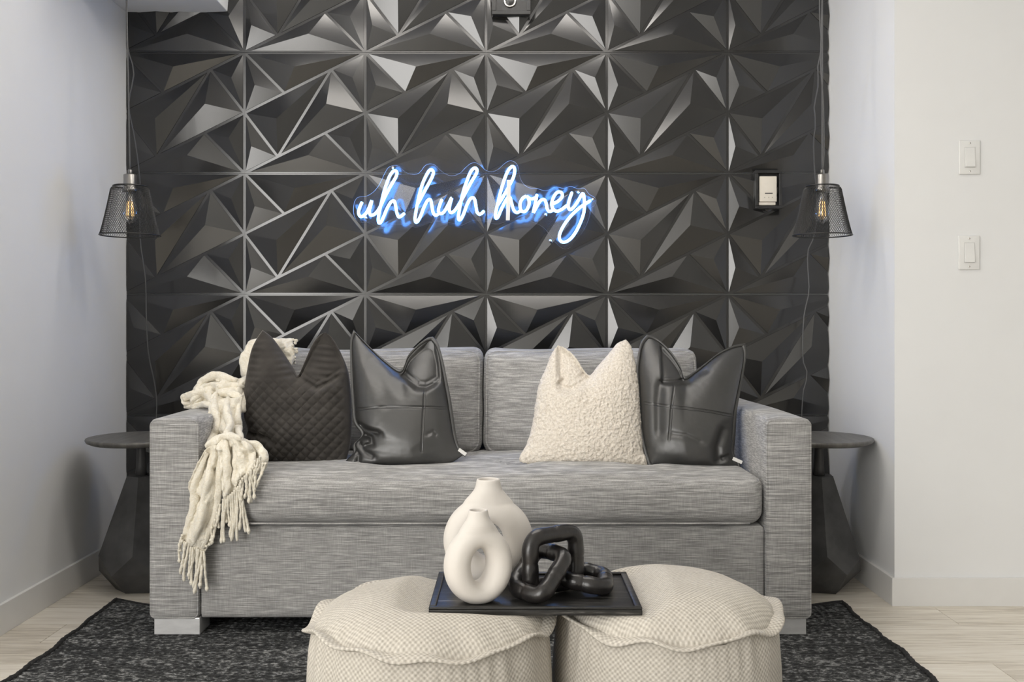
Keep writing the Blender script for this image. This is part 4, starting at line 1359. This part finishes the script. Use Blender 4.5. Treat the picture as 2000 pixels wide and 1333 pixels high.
def make_thermostat():
    a = P(1475, 408, 3.962); b = P(1527, 333, 3.962)
    x0, x1, z0, z1 = a[0], b[0], a[2], b[2]
    root = thing('wall_control', ((x0 + x1) / 2, -0.005, z0), 'cream wall control in a black frame on the panel wall', 'wall control')
    mesh_obj('back_box', *cbox(x0 + .001, x1 - .001, -0.016, 0.0, z0 + .001, z1 - .001, 0.001), M['black_plastic'], root, smooth=False)
    for q in frame_ring(x0, x1, z0, z1, -0.044, -0.014, 0.012):
        mesh_obj('frame', *cbox(*q, 0.002), M['black_plastic'], root, smooth=False)
    c = P(1484, 394, 3.958); d = P(1518, 344, 3.958)
    body = mesh_obj('cream_cover', *cbox(c[0], d[0], -0.038, -0.014, c[2], d[2], 0.003), M['cream_plastic'], root)
    e = P(1482, 400.5, 3.958)
    mesh_obj('cream_lower_lip', *cbox(e[0] + .002, d[0] - .004, -0.034, -0.014, e[2], c[2] - 0.0012, 0.002), M['cream_plastic'], root)
    s0 = P(1494.5, 378.5, 3.958); s1 = P(1509.5, 376.8, 3.958)
    mesh_obj('slot', *box(s0[0], s1[0], -0.0386, -0.037, s0[2], s1[2]), M['black_plastic'], body, smooth=False)
    for k, xx in enumerate((1494, 1502, 1509)):
        m = P(xx, 385.5, 3.958)
        mesh_obj('mark', *lathe([(0.0001, 0), (0.0016, 0), (0.0016, 0.0006), (0.0001, 0.0006)], 12, (0, 0, 0), cap=False), M['grey_mark'], body)
        o = COL.objects[-1] if False else bpy.context.scene.collection.objects[-1]
        o.rotation_euler = (PI / 2, 0, 0)
        for v in o.data.vertices:
            v.co = v.co + Vector(ORG[root.name])
        o.location = Vector((m[0], -0.0379, m[2])) - Vector(ORG[root.name])
make_thermostat()

def make_topbox():
    a = P(961, 28, 3.955); b = P(1036, 28, 3.955)
    x0, x1, z0 = a[0], b[0], a[2]; z1 = z0 + 0.155
    root = thing('wall_box', ((x0 + x1) / 2, -0.005, z0), 'black square wall box with a round chrome-rimmed lens above the sign', 'wall box')
    mesh_obj('housing', *cbox(x0 + .003, x1 - .003, -0.034, 0.0, z0 + .003, z1 - .003, 0.002), M['black_plastic'], root, smooth=False)
    for q in frame_ring(x0, x1, z0, z1, -0.045, -0.03, 0.016):
        mesh_obj('frame', *cbox(*q, 0.002), M['black_plastic'], root, smooth=False)
    c = P(996, 0, 3.95)
    def disc(prof, y):
        V, F = lathe(prof, 40, (0, 0, 0), cap=False)
        return [(c[0] + p[0], y - p[2], c[2] + p[1]) for p in V], [f[::-1] for f in F]
    mesh_obj('lens_rim', *disc([(0.0001, 0), (0.026, 0), (0.027, 0.003), (0.024, 0.007), (0.020, 0.007), (0.0185, 0.002), (0.0001, 0.002)], -0.034), M['chrome'], root)
    mesh_obj('lens', *disc([(0.0001, 0.006), (0.005, 0.0058), (0.010, 0.005), (0.0145, 0.0035), (0.017, 0.002)], -0.034), M['black_plastic'], root)
make_topbox()

def make_switch(px, py, lab):
    zz = 4.0 + YF
    c = P(px, py, zz)
    y = YF
    root = thing('light_switch', (c[0], y, c[2] - 0.058), lab, 'light switch', 'light switches on the right wall')
    mesh_obj('wall_plate', *cbox(c[0] - 0.0365, c[0] + 0.0365, y - 0.0065, y - 0.0002, c[2] - 0.0585, c[2] + 0.0585, 0.003), M['white_plastic'], root)
    w, h = 0.0165, 0.0335
    for q in frame_ring(c[0] - w - .0016, c[0] + w + .0016, c[2] - h - .0016, c[2] + h + .0016, y - 0.0075, y - 0.006, 0.0016):
        mesh_obj('bezel', *box(*q), M['switch_gap'], root, smooth=False)
    V, F = cbox(-w, w, -0.004, 0.003, -h, h, 0.0012)
    V = [(c[0] + x, y - 0.0075 + yy - 0.00010 * 0 + z * 0.085, c[2] + z) for x, yy, z in V]
    mesh_obj('rocker', V, F, M['white_plastic'], root, smooth=False)
    for s in (-1, 1):
        v, f = tube([(c[0], y - 0.0078, c[2] + s * 0.048), (c[0], y - 0.006, c[2] + s * 0.048)], 0.0028, 12)
        mesh_obj('screw', v, f, M['chrome'], root)
make_switch(1892.5, 308, 'white rocker light switch, the upper of two on the right wall')
make_switch(1891.5, 494, 'white rocker light switch, the lower of two on the right wall')
